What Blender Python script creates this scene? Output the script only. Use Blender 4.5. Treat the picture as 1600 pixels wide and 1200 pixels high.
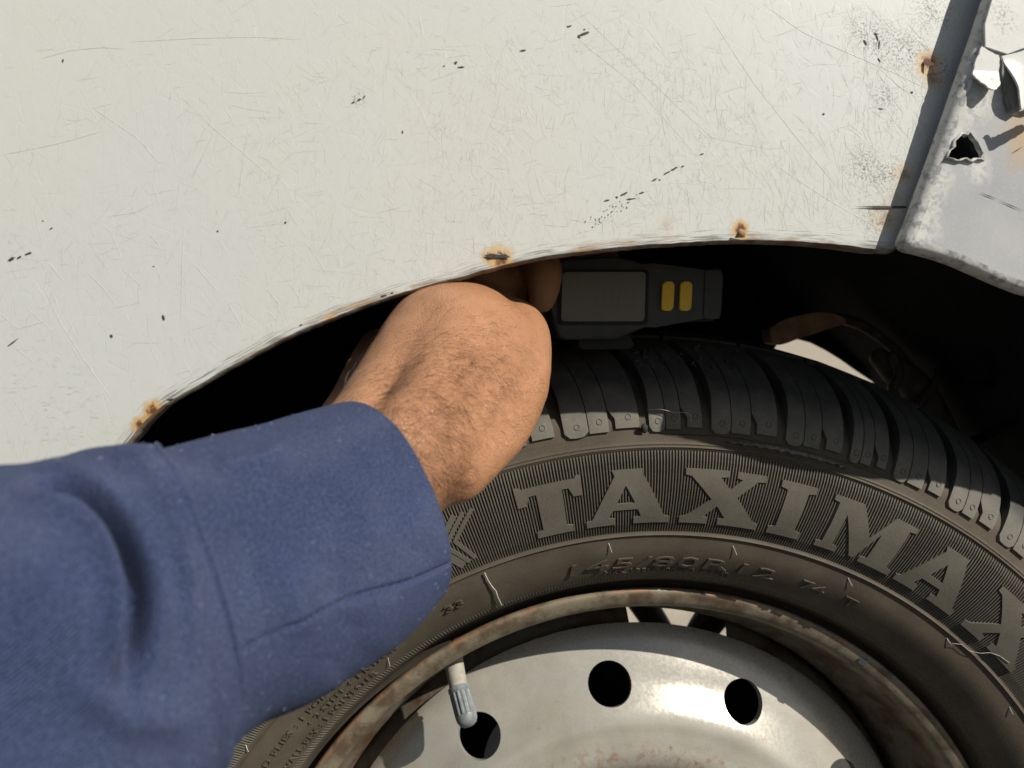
import bpy, bmesh, math, random
from bisect import bisect_left
from mathutils import Vector, Matrix, noise as mnoise
from math import sin, cos, pi, radians, degrees, atan2, hypot, sqrt, exp
random.seed(7)
for o in list(bpy.data.objects): bpy.data.objects.remove(o, do_unlink=True)
scene = bpy.context.scene
COL = scene.collection

# ------------------------------------------------------------------ camera
CAM = Vector((-0.0796, -0.3727, 0.2742)); CROT = (radians(86.559), 0.0, radians(-4.193)); FPX = 1209.0
cd = bpy.data.cameras.new('camera'); cam = bpy.data.objects.new('camera', cd); COL.objects.link(cam)
cam.location = CAM; cam.rotation_euler = CROT
cd.sensor_fit = 'HORIZONTAL'; cd.sensor_width = 36.0; cd.lens = 36.0*FPX/1600.0
cd.clip_start = 0.01; cd.clip_end = 800.0
cd.dof.use_dof = True; cd.dof.focus_distance = 0.285; cd.dof.aperture_fstop = 15.0
scene.camera = cam
scene.render.resolution_x = 1024; scene.render.resolution_y = 768
# ------------------------------------------------------------------ sky, sun, exposure
LIGHT = Vector((-1.15, 1.0, -1.2)).normalized()          # travel direction of the sunlight
w = bpy.data.worlds.new('World'); scene.world = w; w.use_nodes = True
wn = w.node_tree.nodes; wl = w.node_tree.links
sky = wn.new('ShaderNodeTexSky'); sky.sky_type = 'NISHITA'; sky.sun_disc = False
sky.sun_elevation = math.asin(-LIGHT.z); sky.sun_rotation = atan2(-LIGHT.x, -LIGHT.y)
bg = wn['Background']; bg.inputs['Strength'].default_value = 0.05
wl.new(sky.outputs[0], bg.inputs[0])
sd = bpy.data.lights.new('sun', 'SUN'); sd.energy = 5.0; sd.angle = radians(0.5); sd.color = (1.0, 0.955, 0.87)
so = bpy.data.objects.new('sun', sd); COL.objects.link(so)
so.rotation_euler = LIGHT.to_track_quat('-Z', 'Y').to_euler(); so.location = (1, -1.5, 2)
vs = scene.view_settings
vs.view_transform = 'Standard'; vs.look = 'None'; vs.gamma = 1.0; vs.use_curve_mapping = False; vs.exposure = 0.1

# ------------------------------------------------------------------ helpers
CM = Matrix.Translation(CAM) @ __import__('mathutils').Euler(CROT).to_matrix().to_4x4()
CI = CM.inverted(); CR = CM.to_3x3()
def ray(u, v): return CR @ Vector(((u-800)/FPX, -(v-600)/FPX, -1.0))
def at(u, v, y):
    d = ray(u, v); return CAM + d*((y-CAM.y)/d.y)
def pd(u, v, depth): return CAM + ray(u, v)*depth
def px(p):
    l = CI @ p; return (800 - FPX*l.x/l.z, 600 + FPX*l.y/l.z)
GZ = -0.2770

def mk(name, verts, faces, mat, parent=None, smooth=True, sharp=None, uvs=None):
    me = bpy.data.meshes.new(name); me.from_pydata([tuple(v) for v in verts], [], faces); me.update()
    if uvs:
        ul = me.uv_layers.new(name='UVMap')
        for lp in me.loops: ul.data[lp.index].uv = uvs[lp.vertex_index]
    return link(name, me, mat, parent, smooth, sharp)
def link(name, me, mat, parent=None, smooth=True, sharp=None):
    me.name = name
    if smooth and len(me.polygons):
        me.polygons.foreach_set('use_smooth', [True]*len(me.polygons))
        if sharp is not None: me.set_sharp_from_angle(angle=radians(sharp))
    o = bpy.data.objects.new(name, me); COL.objects.link(o)
    if mat: me.materials.append(mat)
    if parent:
        o.parent = parent; o.matrix_parent_inverse = Matrix.Translation(-rootloc(parent))
    return o
def rootloc(p):
    l = p.location.copy()
    return l
def bm_obj(name, bm, mat, parent=None, smooth=True, sharp=None):
    bmesh.ops.recalc_face_normals(bm, faces=bm.faces)
    me = bpy.data.meshes.new(name); bm.to_mesh(me); bm.free()
    return link(name, me, mat, parent, smooth, sharp)
def empty(name, loc):
    o = bpy.data.objects.new(name, None); COL.objects.link(o); o.location = loc; o.empty_display_size = .05; return o
def tag(o, label=None, cat=None, group=None, kind=None):
    if label: o['label'] = label
    if cat: o['category'] = cat
    if group: o['group'] = group
    if kind: o['kind'] = kind
    return o
def catmull(P, n):
    out = []; m = len(P)
    for i in range(m-1):
        p0 = P[max(i-1, 0)]; p1 = P[i]; p2 = P[i+1]; p3 = P[min(i+2, m-1)]
        for k in range(n):
            t = k/n
            out.append(tuple(0.5*((2*b)+(c-a)*t+(2*a-5*b+4*c-d)*t*t+(3*b-a-3*c+d)*t**3) for a, b, c, d in zip(p0, p1, p2, p3)))
    out.append(tuple(P[-1])); return out
def resample(P, n):
    L = [0.0]
    for a, b in zip(P, P[1:]): L.append(L[-1]+sqrt(sum((x-y)**2 for x, y in zip(a, b))))
    out = []; j = 0
    for i in range(n):
        s = L[-1]*i/(n-1)
        while j < len(P)-2 and L[j+1] < s: j += 1
        t = (s-L[j])/max(L[j+1]-L[j], 1e-12)
        out.append(tuple(a+(b-a)*t for a, b in zip(P[j], P[j+1])))
    return out
def lerp(x, X, Y):
    if x <= X[0]: return Y[0]
    if x >= X[-1]: return Y[-1]
    i = bisect_left(X, x); a, b = X[i-1], X[i]
    return Y[i-1]+(Y[i]-Y[i-1])*(x-a)/(b-a)
def smst(a, b, x):
    t = min(max((x-a)/(b-a), 0), 1); return t*t*(3-2*t)
BB = {}
def seg_dist(p, poly):
    k = id(poly)
    if k not in BB: BB[k] = (min(q[0] for q in poly)-110, max(q[0] for q in poly)+110, min(q[1] for q in poly)-110, max(q[1] for q in poly)+110)
    b = BB[k]
    if not (b[0] < p[0] < b[1] and b[2] < p[1] < b[3]): return 1e3, 1, .5
    best = 1e9; side = 0; tt = 0; n = len(poly)-1
    for i in range(n):
        ax, ay = poly[i]; bx, by = poly[i+1]; dx, dy = bx-ax, by-ay
        t = ((p[0]-ax)*dx+(p[1]-ay)*dy)/(dx*dx+dy*dy); tc = min(max(t, 0), 1)
        d = hypot(p[0]-ax-dx*tc, p[1]-ay-dy*tc)
        if d < best: best = d; side = 1 if (dx*(p[1]-ay)-dy*(p[0]-ax)) > 0 else -1; tt = (i+tc)/n
    return best, side, tt
def tube_sections(bm, secs, n=20, cap=True):
    # secs: list of (P, ra, rb, adir)
    S = []
    for i, (P, ra, rb, ad) in enumerate(secs):
        t = (secs[min(i+1, len(secs)-1)][0]-secs[max(i-1, 0)][0]).normalized()
        a = (ad - t*ad.dot(t)).normalized(); b = t.cross(a)
        S.append((P, ra, rb, a, b, t))
    R = []
    if cap:
        P, ra, rb, a, b, t = S[0]
        for k in (0.08, .35, .7): R.append((P - t*min(ra, rb)*cos(k*pi/2), ra*sin(k*pi/2), rb*sin(k*pi/2), a, b))
    for P, ra, rb, a, b, t in S: R.append((P, ra, rb, a, b))
    if cap:
        P, ra, rb, a, b, t = S[-1]
        for k in (.7, .35, .08): R.append((P + t*min(ra, rb)*cos(k*pi/2), ra*sin(k*pi/2), rb*sin(k*pi/2), a, b))
    rings = [[bm.verts.new(P + a*ra*cos(2*pi*j/n) + b*rb*sin(2*pi*j/n)) for j in range(n)] for P, ra, rb, a, b in R]
    for r0, r1 in zip(rings, rings[1:]):
        for j in range(n): bm.faces.new((r0[j], r0[(j+1) % n], r1[(j+1) % n], r1[j]))
    if cap: bm.faces.new(rings[0][::-1]); bm.faces.new(rings[-1])
    return rings
def smooth_chain(pts, n):      # pts: list of (Vector, ra, rb)
    P = catmull([(p.x, p.y, p.z, a, b) for p, a, b in pts], n)
    return [(Vector(q[:3]), q[3], q[4]) for q in P]
def tube(bm, pts, r, n=8, up=Vector((0.1, .3, 1))):
    tube_sections(bm, [(Vector(p), (r(i/(len(pts)-1)) if callable(r) else r), (r(i/(len(pts)-1)) if callable(r) else r), up) for i, p in enumerate(pts)], n)

# ------------------------------------------------------------------ node materials
class M:
    def __init__(s, name, rough=.5, spec=.5, metal=0.0):
        s.m = bpy.data.materials.new(name); s.m.use_nodes = True; s.t = s.m.node_tree; s.n = s.t.nodes
        s.b = s.n['Principled BSDF']; s.set('Roughness', rough); s.set('Specular IOR Level', spec); s.set('Metallic', metal)
        s._pos = None; s._nz = {}
    def set(s, k, v):
        if hasattr(v, 'links') or isinstance(v, bpy.types.NodeSocket): s.t.links.new(v, s.b.inputs[k])
        else:
            if isinstance(v, tuple) and len(v) == 3 and k in ('Base Color', 'Sheen Tint'): v = (*v, 1)
            s.b.inputs[k].default_value = v
    def inp(s, node, i, v):
        if isinstance(v, bpy.types.NodeSocket): s.t.links.new(v, node.inputs[i])
        else:
            if isinstance(v, tuple) and len(v) == 3 and node.inputs[i].type == 'RGBA': v = (*v, 1)
            node.inputs[i].default_value = v
    def pos(s):
        if s._pos is None: s._pos = s.n.new('ShaderNodeNewGeometry').outputs['Position']
        return s._pos
    def uv(s): return s.n.new('ShaderNodeTexCoord').outputs['UV']
    def scale(s, v, sc):
        k = s.n.new('ShaderNodeVectorMath'); k.operation = 'MULTIPLY'; s.inp(k, 0, v); s.inp(k, 1, sc); return k.outputs[0]
    def noise(s, scale, detail=4, rough=.55, vec=None, dist=0.0, color=False):
        k = s.n.new('ShaderNodeTexNoise'); s.t.links.new(vec if vec else s.pos(), k.inputs['Vector'])
        k.inputs['Scale'].default_value = scale; k.inputs['Detail'].default_value = detail; k.inputs['Roughness'].default_value = rough; k.inputs['Distortion'].default_value = dist
        return k.outputs['Color' if color else 'Fac']
    def voro(s, scale, feature='DISTANCE_TO_EDGE', vec=None):
        k = s.n.new('ShaderNodeTexVoronoi'); k.feature = feature; s.t.links.new(vec if vec else s.pos(), k.inputs['Vector']); k.inputs['Scale'].default_value = scale
        return k.outputs['Distance']
    def wave(s, scale, vec, dist=0.0, direction='X', ds=1.0):
        k = s.n.new('ShaderNodeTexWave'); k.bands_direction = direction; s.t.links.new(vec, k.inputs['Vector'])
        k.inputs['Scale'].default_value = scale; k.inputs['Distortion'].default_value = dist; k.inputs['Detail Scale'].default_value = ds
        return k.outputs['Fac']
    def math(s, op, a, b=0.0, clamp=False):
        k = s.n.new('ShaderNodeMath'); k.operation = op; k.use_clamp = clamp; s.inp(k, 0, a); s.inp(k, 1, b); return k.outputs[0]
    def mr(s, v, a, b, c=0.0, d=1.0):
        k = s.n.new('ShaderNodeMapRange'); s.inp(k, 0, v)
        for i, q in enumerate((a, b, c, d)): k.inputs[i+1].default_value = q
        return k.outputs[0]
    def mix(s, f, a, b):
        k = s.n.new('ShaderNodeMix'); k.data_type = 'RGBA'; s.inp(k, 0, f); s.inp(k, 6, a); s.inp(k, 7, b); return k.outputs[2]
    def spot(s, c, r, jit=.5, nscale=300):
        k = s.n.new('ShaderNodeVectorMath'); k.operation = 'DISTANCE'; s.t.links.new(s.pos(), k.inputs[0]); k.inputs[1].default_value = tuple(c)
        d = s.mr(k.outputs['Value'], 0, r, 1, 0)
        if nscale not in s._nz: s._nz[nscale] = s.noise(nscale, 4)
        nz = s._nz[nscale]
        return s.math('ADD', d, s.math('MULTIPLY', s.math('SUBTRACT', nz, .5), s.math('MULTIPLY', s.math('GREATER_THAN', d, 0.001), jit*2)), clamp=True)
    def sep(s, v):
        k = s.n.new('ShaderNodeSeparateXYZ'); s.t.links.new(v, k.inputs[0]); return k.outputs
    def bump(s, h, dist=.0005, strength=1.0, prev=None):
        k = s.n.new('ShaderNodeBump'); s.inp(k, 'Height', h); k.inputs['Distance'].default_value = dist; k.inputs['Strength'].default_value = strength
        if prev: s.t.links.new(prev, k.inputs['Normal'])
        s.t.links.new(k.outputs[0], s.b.inputs['Normal']); return k.outputs[0]

YF = -0.127                                    # plane of the fender skin
def fy(x, z): return YF + 0.30*max(z-0.30, 0)**2 + .05*(x+.05)**2
def onf(u, v, off=0.0):
    p = at(u, v, YF)
    for _ in range(3): p = at(u, v, fy(p.x, p.z)-off)
    return p

# white crazed paint
m = M('white_paint', .42, .40)
big = m.noise(9, 3); 
base = m.mix(m.mr(big, .35, .65), (.622, .622, .568), (.604, .610, .580))
fine = m.noise(900, 3)
base = m.mix(m.mr(fine, .35, .75, 0, .10), base, (.45, .44, .40))
uvc = m.sep(m.uv())
# dirt scraped along the arch edge (UV y = metres from the edge)
edge = m.mr(uvc[1], 0.0, .0060, 1, 0)
stk = m.noise(1.0, 5, .6, m.scale(m.uv(), (90, 2600, 1)))
sl = m.mr(m.math('ADD', stk, m.math('MULTIPLY', edge, .24)), .66, .80)
sl = m.math('MULTIPLY', sl, m.math('GREATER_THAN', edge, .001))
base = m.mix(m.math('MULTIPLY', sl, .8), base, (.13, .12, .105))
e2 = m.math('MULTIPLY', m.mr(uvc[1], 0.0, .0032, 1, 0), m.mr(m.noise(1.0, 5, .65, m.scale(m.uv(), (38, 160, 1))), .50, .60))
base = m.mix(m.math('MULTIPLY', e2, .85), base, (.34, .21, .10))
# long faint scuffs on the lower left
sc = m.noise(1.0, 6, .65, m.scale(m.pos(), (260, 260, 900)))
for (u, v, r) in ((140, 640, .020), (40, 560, .02), (60, 670, .022), (330, 610, .012), (30, 385, .008), (400, 360, .012)):
    base = m.mix(m.math('MULTIPLY', m.spot(onf(u, v), r, .3), m.mr(sc, .58, .70, 0, .45)), base, (.20, .20, .18))
# black speckle by the panel gap
sp = m.noise(1500, 2, .6)
for (u, v, r) in ((1390, 75, .010), (1425, 85, .009), (1350, 45, .009), (1455, 15, .010), (1470, 110, .007), (1350, 260, .009), (1390, 275, .008), (1370, 345, .008), (560, 155, .003), (1380, 150, .006)):
    base = m.mix(m.math('MULTIPLY', m.spot(onf(u, v), r, .35), m.mr(sp, .50, .62, 0, .85)), base, (.07, .065, .06))
# rust
for (u, v, r, k) in ((1450, 98, .0062, 1), (1458, 122, .006, .6), (782, 402, .0058, 1), (762, 400, .0035, .8), (1156, 357, .0042, 1), (1160, 368, .0022, 1), (240, 642, .005, 1), (218, 664, .0035, 1), (1412, 272, .005, .45), (516, 500, .003, .8), (1385, 340, .007, .4), (1040, 350, .0045, .15), (1400, 310, .006, .2)):
    sm = m.spot(onf(u, v), r, .45, 500)
    base = m.mix(m.math('MULTIPLY', m.mr(sm, .12, .5), .75*k), base, (.60, .36, .10))
    base = m.mix(m.math('MULTIPLY', m.mr(sm, .55, .8), k), base, (.15, .055, .025))
m.set('Base Color', base); m.set('Roughness', m.mr(big, .3, .7, .38, .52))
vc = m.voro(150, vec=m.math('ADD', 0, 0) if False else m.scale(m.pos(), (1, 1, .55)))
b1 = m.bump(m.mr(vc, 0, .018), .00004, .4)
m.bump(m.noise(60, 3), .0006, .25, b1)
MAT_PAINT = m.m
def plain(name, col, rough=.6, var=.25, scale=400, spec=.4, bumpd=.0003, metal=0.0, col2=None):
    q = M(name, rough, spec, metal); n = q.noise(scale, 4)
    c2 = col2 if col2 else tuple(c*(1-var) for c in col)
    q.set('Base Color', q.mix(q.mr(n, .35, .68), col, c2)); q.bump(n, bumpd, .6); return q.m
MAT_CRACK = plain('paint_crack_ridge', (.555, .545, .495), .45, .12)
MAT_CHIP = plain('bare_chip', (.075, .074, .068), .7, .4, 1200)
MAT_LIP = M('dirty_fender_lip', .75)
n1 = MAT_LIP.noise(220, 5, .6); n2 = MAT_LIP.noise(60, 4)
c = MAT_LIP.mix(MAT_LIP.mr(n1, .38, .62), (.26, .235, .195), (.10, .085, .065)); c = MAT_LIP.mix(MAT_LIP.mr(n2, .48, .60, 0, .8), c, (.16, .075, .035))
MAT_LIP.set('Base Color', c); MAT_LIP.bump(n1, .0003, .6); MAT_LIP = MAT_LIP.m
# rubber
def rubber(name, dust_light, dark, scale, rough=.72):
    q = M(name, rough, .32); n = q.noise(scale, 5, .6); f = q.noise(1800, 3)
    c = q.mix(q.mr(n, .32, .68), dust_light, dark); c = q.mix(q.mr(f, .45, .8, 0, .35), c, tuple(x*1.5 for x in dust_light))
    q.set('Base Color', c); q.bump(q.math('ADD', q.math('MULTIPLY', f, .5), n), .00025, .5); return q.m
MAT_SIDE = rubber('dusty_sidewall_rubber', (.098, .081, .058), (.062, .050, .035), 55)
MAT_LOW = MAT_SIDE
MAT_LETTER = rubber('dusty_letter_rubber', (.130, .118, .093), (.090, .080, .062), 60)
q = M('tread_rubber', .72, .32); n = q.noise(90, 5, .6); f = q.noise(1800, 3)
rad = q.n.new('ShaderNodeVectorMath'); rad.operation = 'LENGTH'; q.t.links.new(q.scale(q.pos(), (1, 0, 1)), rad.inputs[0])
dust_light = q.math('ADD', q.mr(rad.outputs['Value'], .243, .258, 1, 0), q.mr(n, .3, .7, -.25, .25), clamp=True)  # pale shoulder: dust, plus the sunlight there painted into its colour
c = q.mix(q.mr(f, .4, .7), (.040, .039, .036), (.055, .053, .048)); c = q.mix(dust_light, c, q.mix(q.mr(f, .4, .7), (.175, .163, .135), (.135, .126, .102)))
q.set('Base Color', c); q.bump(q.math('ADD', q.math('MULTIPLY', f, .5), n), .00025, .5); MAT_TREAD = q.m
MAT_SPEW = plain('pale_rubber_hair', (.55, .52, .45), .6, .2)
# rim steel
def steel(name, clean, rust, rough, lo, hi, ring=None):
    q = M(name, rough, .5); n = q.noise(70, 6, .62); f = q.noise(700, 4)
    c = q.mix(q.mr(n, .3, .75), clean, tuple(x*.82 for x in clean)); c = q.mix(q.mr(n, lo, hi), c, rust); c = q.mix(q.mr(f, .60, .72, 0, .6), c, tuple(x*.55 for x in rust))
    q.set('Base Color', c); q.bump(f, .0002, .5); return q, c
q, _c = steel('rusty_rim_flange', (.215, .182, .125), (.095, .066, .040), .5, .44, .60); MAT_FLANGE = q.m
rad = q.n.new('ShaderNodeVectorMath'); rad.operation = 'LENGTH'; q.t.links.new(q.scale(q.pos(), (1, 0, 1)), rad.inputs[0])
q.set('Base Color', q.mix(q.math('MULTIPLY', q.mr(rad.outputs['Value'], .1665, .1682), q.mr(q.noise(150, 6, .7), .46, .56)), _c, (.24, .13, .07)))
q = M('silver_wheel_paint', .34, .55); n = q.noise(45, 5); f = q.noise(600, 5, .65)
rad = q.n.new('ShaderNodeVectorMath'); rad.operation = 'LENGTH'; q.t.links.new(q.scale(q.pos(), (1, 0, 1)), rad.inputs[0]); rr = rad.outputs['Value']
c = q.mix(q.mr(n, .35, .7), (.50, .47, .40), (.40, .375, .32)); c = q.mix(q.mr(q.noise(18, 4, .6), .5, .7, 0, .4), c, (.30, .26, .19))
c = q.mix(q.mr(f, .62, .72, 0, .35), c, (.28, .2, .12))
ringm = q.math('MULTIPLY', q.mr(rr, .084, .090), q.mr(rr, .101, .094))
c = q.mix(q.math('MULTIPLY', ringm, q.mr(q.noise(200, 7, .75), .50, .62, 0, .7)), c, (.30, .16, .075))
c = q.mix(q.math('MULTIPLY', q.mr(q.noise(120, 5, .7), .66, .72), .7), c, (.25, .15, .06))
q.set('Base Color', c); q.set('Roughness', q.mr(f, .3, .7, .20, .34)); q.set('Metallic', .30); q.bump(q.math('ADD', n, q.math('MULTIPLY', f, .2)), .0006, .35); MAT_DISC = q.m
q, _c = steel('rim_barrel_steel', (.15, .125, .09), (.085, .045, .022), .6, .45, .6); MAT_BARREL = q.m
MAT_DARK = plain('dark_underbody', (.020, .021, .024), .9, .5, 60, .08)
MAT_RUSTARM = plain('rusty_brown_steel', (.58, .36, .21), .8, .45, 90, .3)
MAT_GREASE = plain('greasy_dark_steel', (.13, .10, .075), .65, .6, 120, .4)
MAT_VALVE = plain('dusty_valve_rubber', (.36, .335, .28), .75, .25, 500)
MAT_CAP = plain('grey_plastic_cap', (.20, .22, .22), .45, .35, 300)
# ground
q = M('dry_dusty_ground', .95, .1); n = q.noise(3, 8, .65); f = q.noise(120, 5)
q.set('Base Color', q.mix(q.mr(n, .3, .7), (.50, .44, .345), (.39, .335, .26))); q.bump(q.math('ADD', n, q.math('MULTIPLY', f, .1)), .02, .6); MAT_GROUND = q.m
# grey primer of the right panel
q = M('grey_primer', .62, .4); n = q.noise(40, 5); f = q.noise(1300, 3)
c = q.mix(q.mr(n, .35, .7), (.37, .37, .385), (.44, .44, .43)); c = q.mix(q.mr(f, .55, .75, 0, .35), c, (.6, .6, .6))
YP = -0.1345
for (u, v, r, k) in ((1595, 205, .008, .45), (1588, 250, .006, .25), (1602, 225, .008, .35)):
    c = q.mix(q.math('MULTIPLY', q.mr(q.spot(at(u, v, YP), r, .4, 300), .1, .6), k), c, (.52, .34, .13))
for (u, v, r) in ((1515, 175, .007), (1500, 215, .006), (1470, 280, .006), (1455, 310, .006), (1440, 340, .008), (1436, 365, .009), (1540, 160, .006), (1530, 265, .006)):
    c = q.mix(q.math('MULTIPLY', q.spot(at(u, v, YP), r, .5, 400), q.mr(q.noise(500, 5, .65), .42, .52)), c, (.62, .61, .56))
q.set('Base Color', c); q.bump(q.math('ADD', q.math('MULTIPLY', f, .12), n), .0003, .5); MAT_PRIMER = q.m
q = M('chipped_panel_edge', .6, .4); n = q.noise(330, 5, .65); c = q.mix(q.mr(n, .50, .60), (.60, .59, .55), (.33, .33, .32)); c = q.mix(q.mr(n, .68, .72), c, (.08, .08, .078))
q.set('Base Color', c); q.bump(n, .0004, .6); MAT_PEDGE = q.m
q = M('flaking_white_paint', .45, .45); n = q.noise(260, 5, .6); sp2 = q.noise(1100, 3)
c = q.mix(q.mr(n, .60, .70, 0, .35), (.66, .655, .62), (.35, .34, .32))
for (u, v, r) in ((1570, 40, .006), (1545, 130, .0045), (1560, 25, .006)):
    c = q.mix(q.math('MULTIPLY', q.spot(at(u, v, YP), r, .4), q.mr(sp2, .48, .6, 0, .7)), c, (.25, .24, .22))
q.set('Base Color', c); q.bump(n, .0002, .4); MAT_FLAKE = q.m
# gauge
MAT_CASE = plain('black_plastic_case', (.032, .034, .033), .55, .25, 160, .4, .0001, 0.0, (.050, .048, .042))
MAT_CASE2 = plain('black_rubber_grip', (.020, .021, .020), .75, .25, 900, .3, .0001)
MAT_YEL = plain('yellow_rubber_button', (.80, .50, .035), .5, .1, 900, .4, .00005)
q = M('lcd_glass', .38, .3); q.set('Base Color', q.mix(q.mr(q.noise(30, 2), .3, .7), (.160, .146, .112), (.138, .126, .098))); MAT_LCD = q.m
MAT_SEG = plain('lcd_segment', (.132, .120, .092), .3, .1)
# skin
q = M('skin', .42, .45); n = q.noise(28, 4); f = q.noise(260, 4)
c = q.mix(q.mr(n, .35, .68), (.48, .242, .122), (.375, .174, .082)); c = q.mix(q.mr(f, .45, .75, 0, .35), c, (.30, .135, .075))
c = q.mix(q.mr(q.noise(75, 5, .65), .50, .68, 0, .35), c, (.36, .155, .08)); c = q.mix(q.mr(q.noise(1400, 2), .66, .74, 0, .5), c, (.22, .09, .045))
q.set('Base Color', c)
cr = q.voro(1000, vec=q.scale(q.pos(), (1, 1, .7))); cr2 = q.voro(2100)
h = q.math('ADD', q.mr(cr, 0, .12), q.math('MULTIPLY', q.mr(cr2, 0, .15), .6))
q.bump(q.math('ADD', h, q.math('MULTIPLY', f, .5)), .00015, .75)
q.set('Subsurface Weight', .10); q.set('Subsurface Radius', (1.0, .35, .2)); q.set('Subsurface Scale', .0025); MAT_SKIN = q.m
MAT_HAIR = plain('dark_arm_hair', (.03, .018, .012), .5, .3)
MAT_NAIL = plain('finger_nail', (.55, .33, .25), .35, .1)
# fabric
q = M('blue_fabric', .85, .2); uvv = q.uv()
wv = q.wave(1.0, q.scale(uvv, (500, 900, 1)), .6, 'DIAGONAL'); w2 = q.wave(1.0, q.scale(uvv, (300, 420, 1)), .6, 'X')
n = q.noise(14, 4); f = q.noise(2100, 4, .85); lint = q.noise(2600, 2, .5)
c = q.mix(q.mr(n, .35, .68), (.044, .062, .142), (.035, .051, .118)); c = q.mix(q.mr(f, .46, .64, 0, .9), c, (.105, .140, .275)); c = q.mix(q.mr(f, .50, .36, 0, .7), c, (.017, .027, .072)); c = q.mix(q.mr(wv, .2, .9, 0, .35), c, (.017, .026, .060))
c = q.mix(q.mr(lint, .72, .78, 0, .7), c, (.45, .48, .58))
q.set('Base Color', c); b1 = q.bump(q.math('ADD', wv, q.math('MULTIPLY', f, 1.6)), .00035, .9); q.set('Sheen Weight', .10); q.set('Sheen Roughness', .4); q.set('Sheen Tint', (.6, .65, .85)); MAT_FAB = q.m
MAT_THREAD = plain('dark_seam_thread', (.02, .026, .07), .9, .3)

# ------------------------------------------------------------------ ground
vv = []; ff = []; G = [-300, -60, -15, -5, -2, -1, -.5, 0, .5, 1, 2, 3.5, 6, 15, 60, 300]
for y in G:
    for x in G: vv.append((x, y, GZ))
k = len(G)
for j in range(k-1):
    for i in range(k-1): ff.append((j*k+i, j*k+i+1, (j+1)*k+i+1, (j+1)*k+i))
tag(mk('ground', vv, ff, MAT_GROUND), kind='structure')
q = M('bounce_cut_dark', .9, .2); n = q.noise(40, 6, .6); f = q.noise(400, 4)  # unseen dark strip added near the car to cut light bounced off the ground
q.set('Base Color', q.mix(q.mr(f, .35, .65), (.060, .058, .054), (.10, .095, .085))); q.bump(f, .003, .7)
xs_ = [-40, -8, -2, -.5, .5, 2, 8, 40]; ys_ = [-9, -4, -1.5, -.6, 0, .4, .80]
vv = [(x, y + (.05*mnoise.noise((x*3, 1, 1)) if y == ys_[-1] else 0), GZ+.004) for y in ys_ for x in xs_]; k = len(xs_)
ff = [(j*k+i, j*k+i+1, (j+1)*k+i+1, (j+1)*k+i) for j in range(len(ys_)-1) for i in range(k-1)]
tag(mk('bounce_cut_strip', vv, ff, q.m), kind='structure')

# ------------------------------------------------------------------ car body: fender, panel, wheel well
body = empty('parked_car', (0, .05, GZ))
tag(body, 'old white car with crazed paint, a peeling grey panel and a dusty lettered tyre', 'car')
EDGE = [(-30, 1330), (-5, 1200), (25, 1060), (70, 920), (120, 810), (165, 733), (205, 683), (222, 662), (255, 633), (300, 607), (350, 578), (400, 551), (450, 525), (520, 496), (600, 466), (660, 448), (720, 432), (790, 413), (860, 399), (930, 390), (1000, 383), (1080, 378), (1150, 375), (1230, 376), (1300, 381), (1350, 387), (1383, 391), (1394, 390), (1401, 384)]
NU = 320
ed = resample(catmull(EDGE, 8), NU)
OUT = resample([(-520, 1500), (-560, 600), (-560, -420), (400, -420), (1000, -420), (1683, -420)], NU)
vts = [0, .003, .007, .012] + [.02+.98*i/58 for i in range(59)]
verts = []; uvs = []; faces = []
edge3 = []
acc = 0.0
for i in range(NU):
    u, v = ed[i]
    j1 = mnoise.noise((i*.11, 3.1, 0))*1.0 + mnoise.noise((i*.43, 7.7, 0))*.9
    p0 = onf(u, v + j1*.9)
    if edge3: acc += (p0-edge3[-1]).length
    edge3.append(p0)
    q0 = onf(*OUT[i])
    for t in vts:
        p = p0.lerp(q0, t); p.y = fy(p.x, p.z)
        verts.append(p); uvs.append((acc, (p-p0).length))
nv = len(vts)
for i in range(NU-1):
    for j in range(nv-1): faces.append((i*nv+j, (i+1)*nv+j, (i+1)*nv+j+1, i*nv+j+1))
fender = mk('fender', verts, faces, MAT_PAINT, body, uvs=uvs)
fender['label'] = 'white fender skin covered in fine cracks and black chips'
# rolled lip of the arch
sec = [(0, 0), (.0006, .0004), (.0010, .0014), (.0010, .0028), (.0006, .0050), (.0002, .0080), (0, .0120), (-.0015, .0122), (-.0015, .0090)]
verts = []; faces = []
for i, p in enumerate(edge3):
    t = (edge3[min(i+1, NU-1)]-edge3[max(i-1, 0)]).normalized(); mdir = Vector((t.z, 0, -t.x)).normalized()   # towards the opening
    rg = mnoise.noise((i*.6, 0, 5))*.0003
    for a, b in sec: verts.append(p + mdir*(a+rg*(a > 0)) + Vector((0, b, 0)))
ns = len(sec)
for i in range(NU-1):
    for j in range(ns-1): faces.append((i*ns+j, i*ns+j+1, (i+1)*ns+j+1, (i+1)*ns+j))
lip = mk('fender_lip', verts, faces, MAT_LIP, fender); lip['label'] = 'dirty rolled lower lip of the fender'

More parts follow.
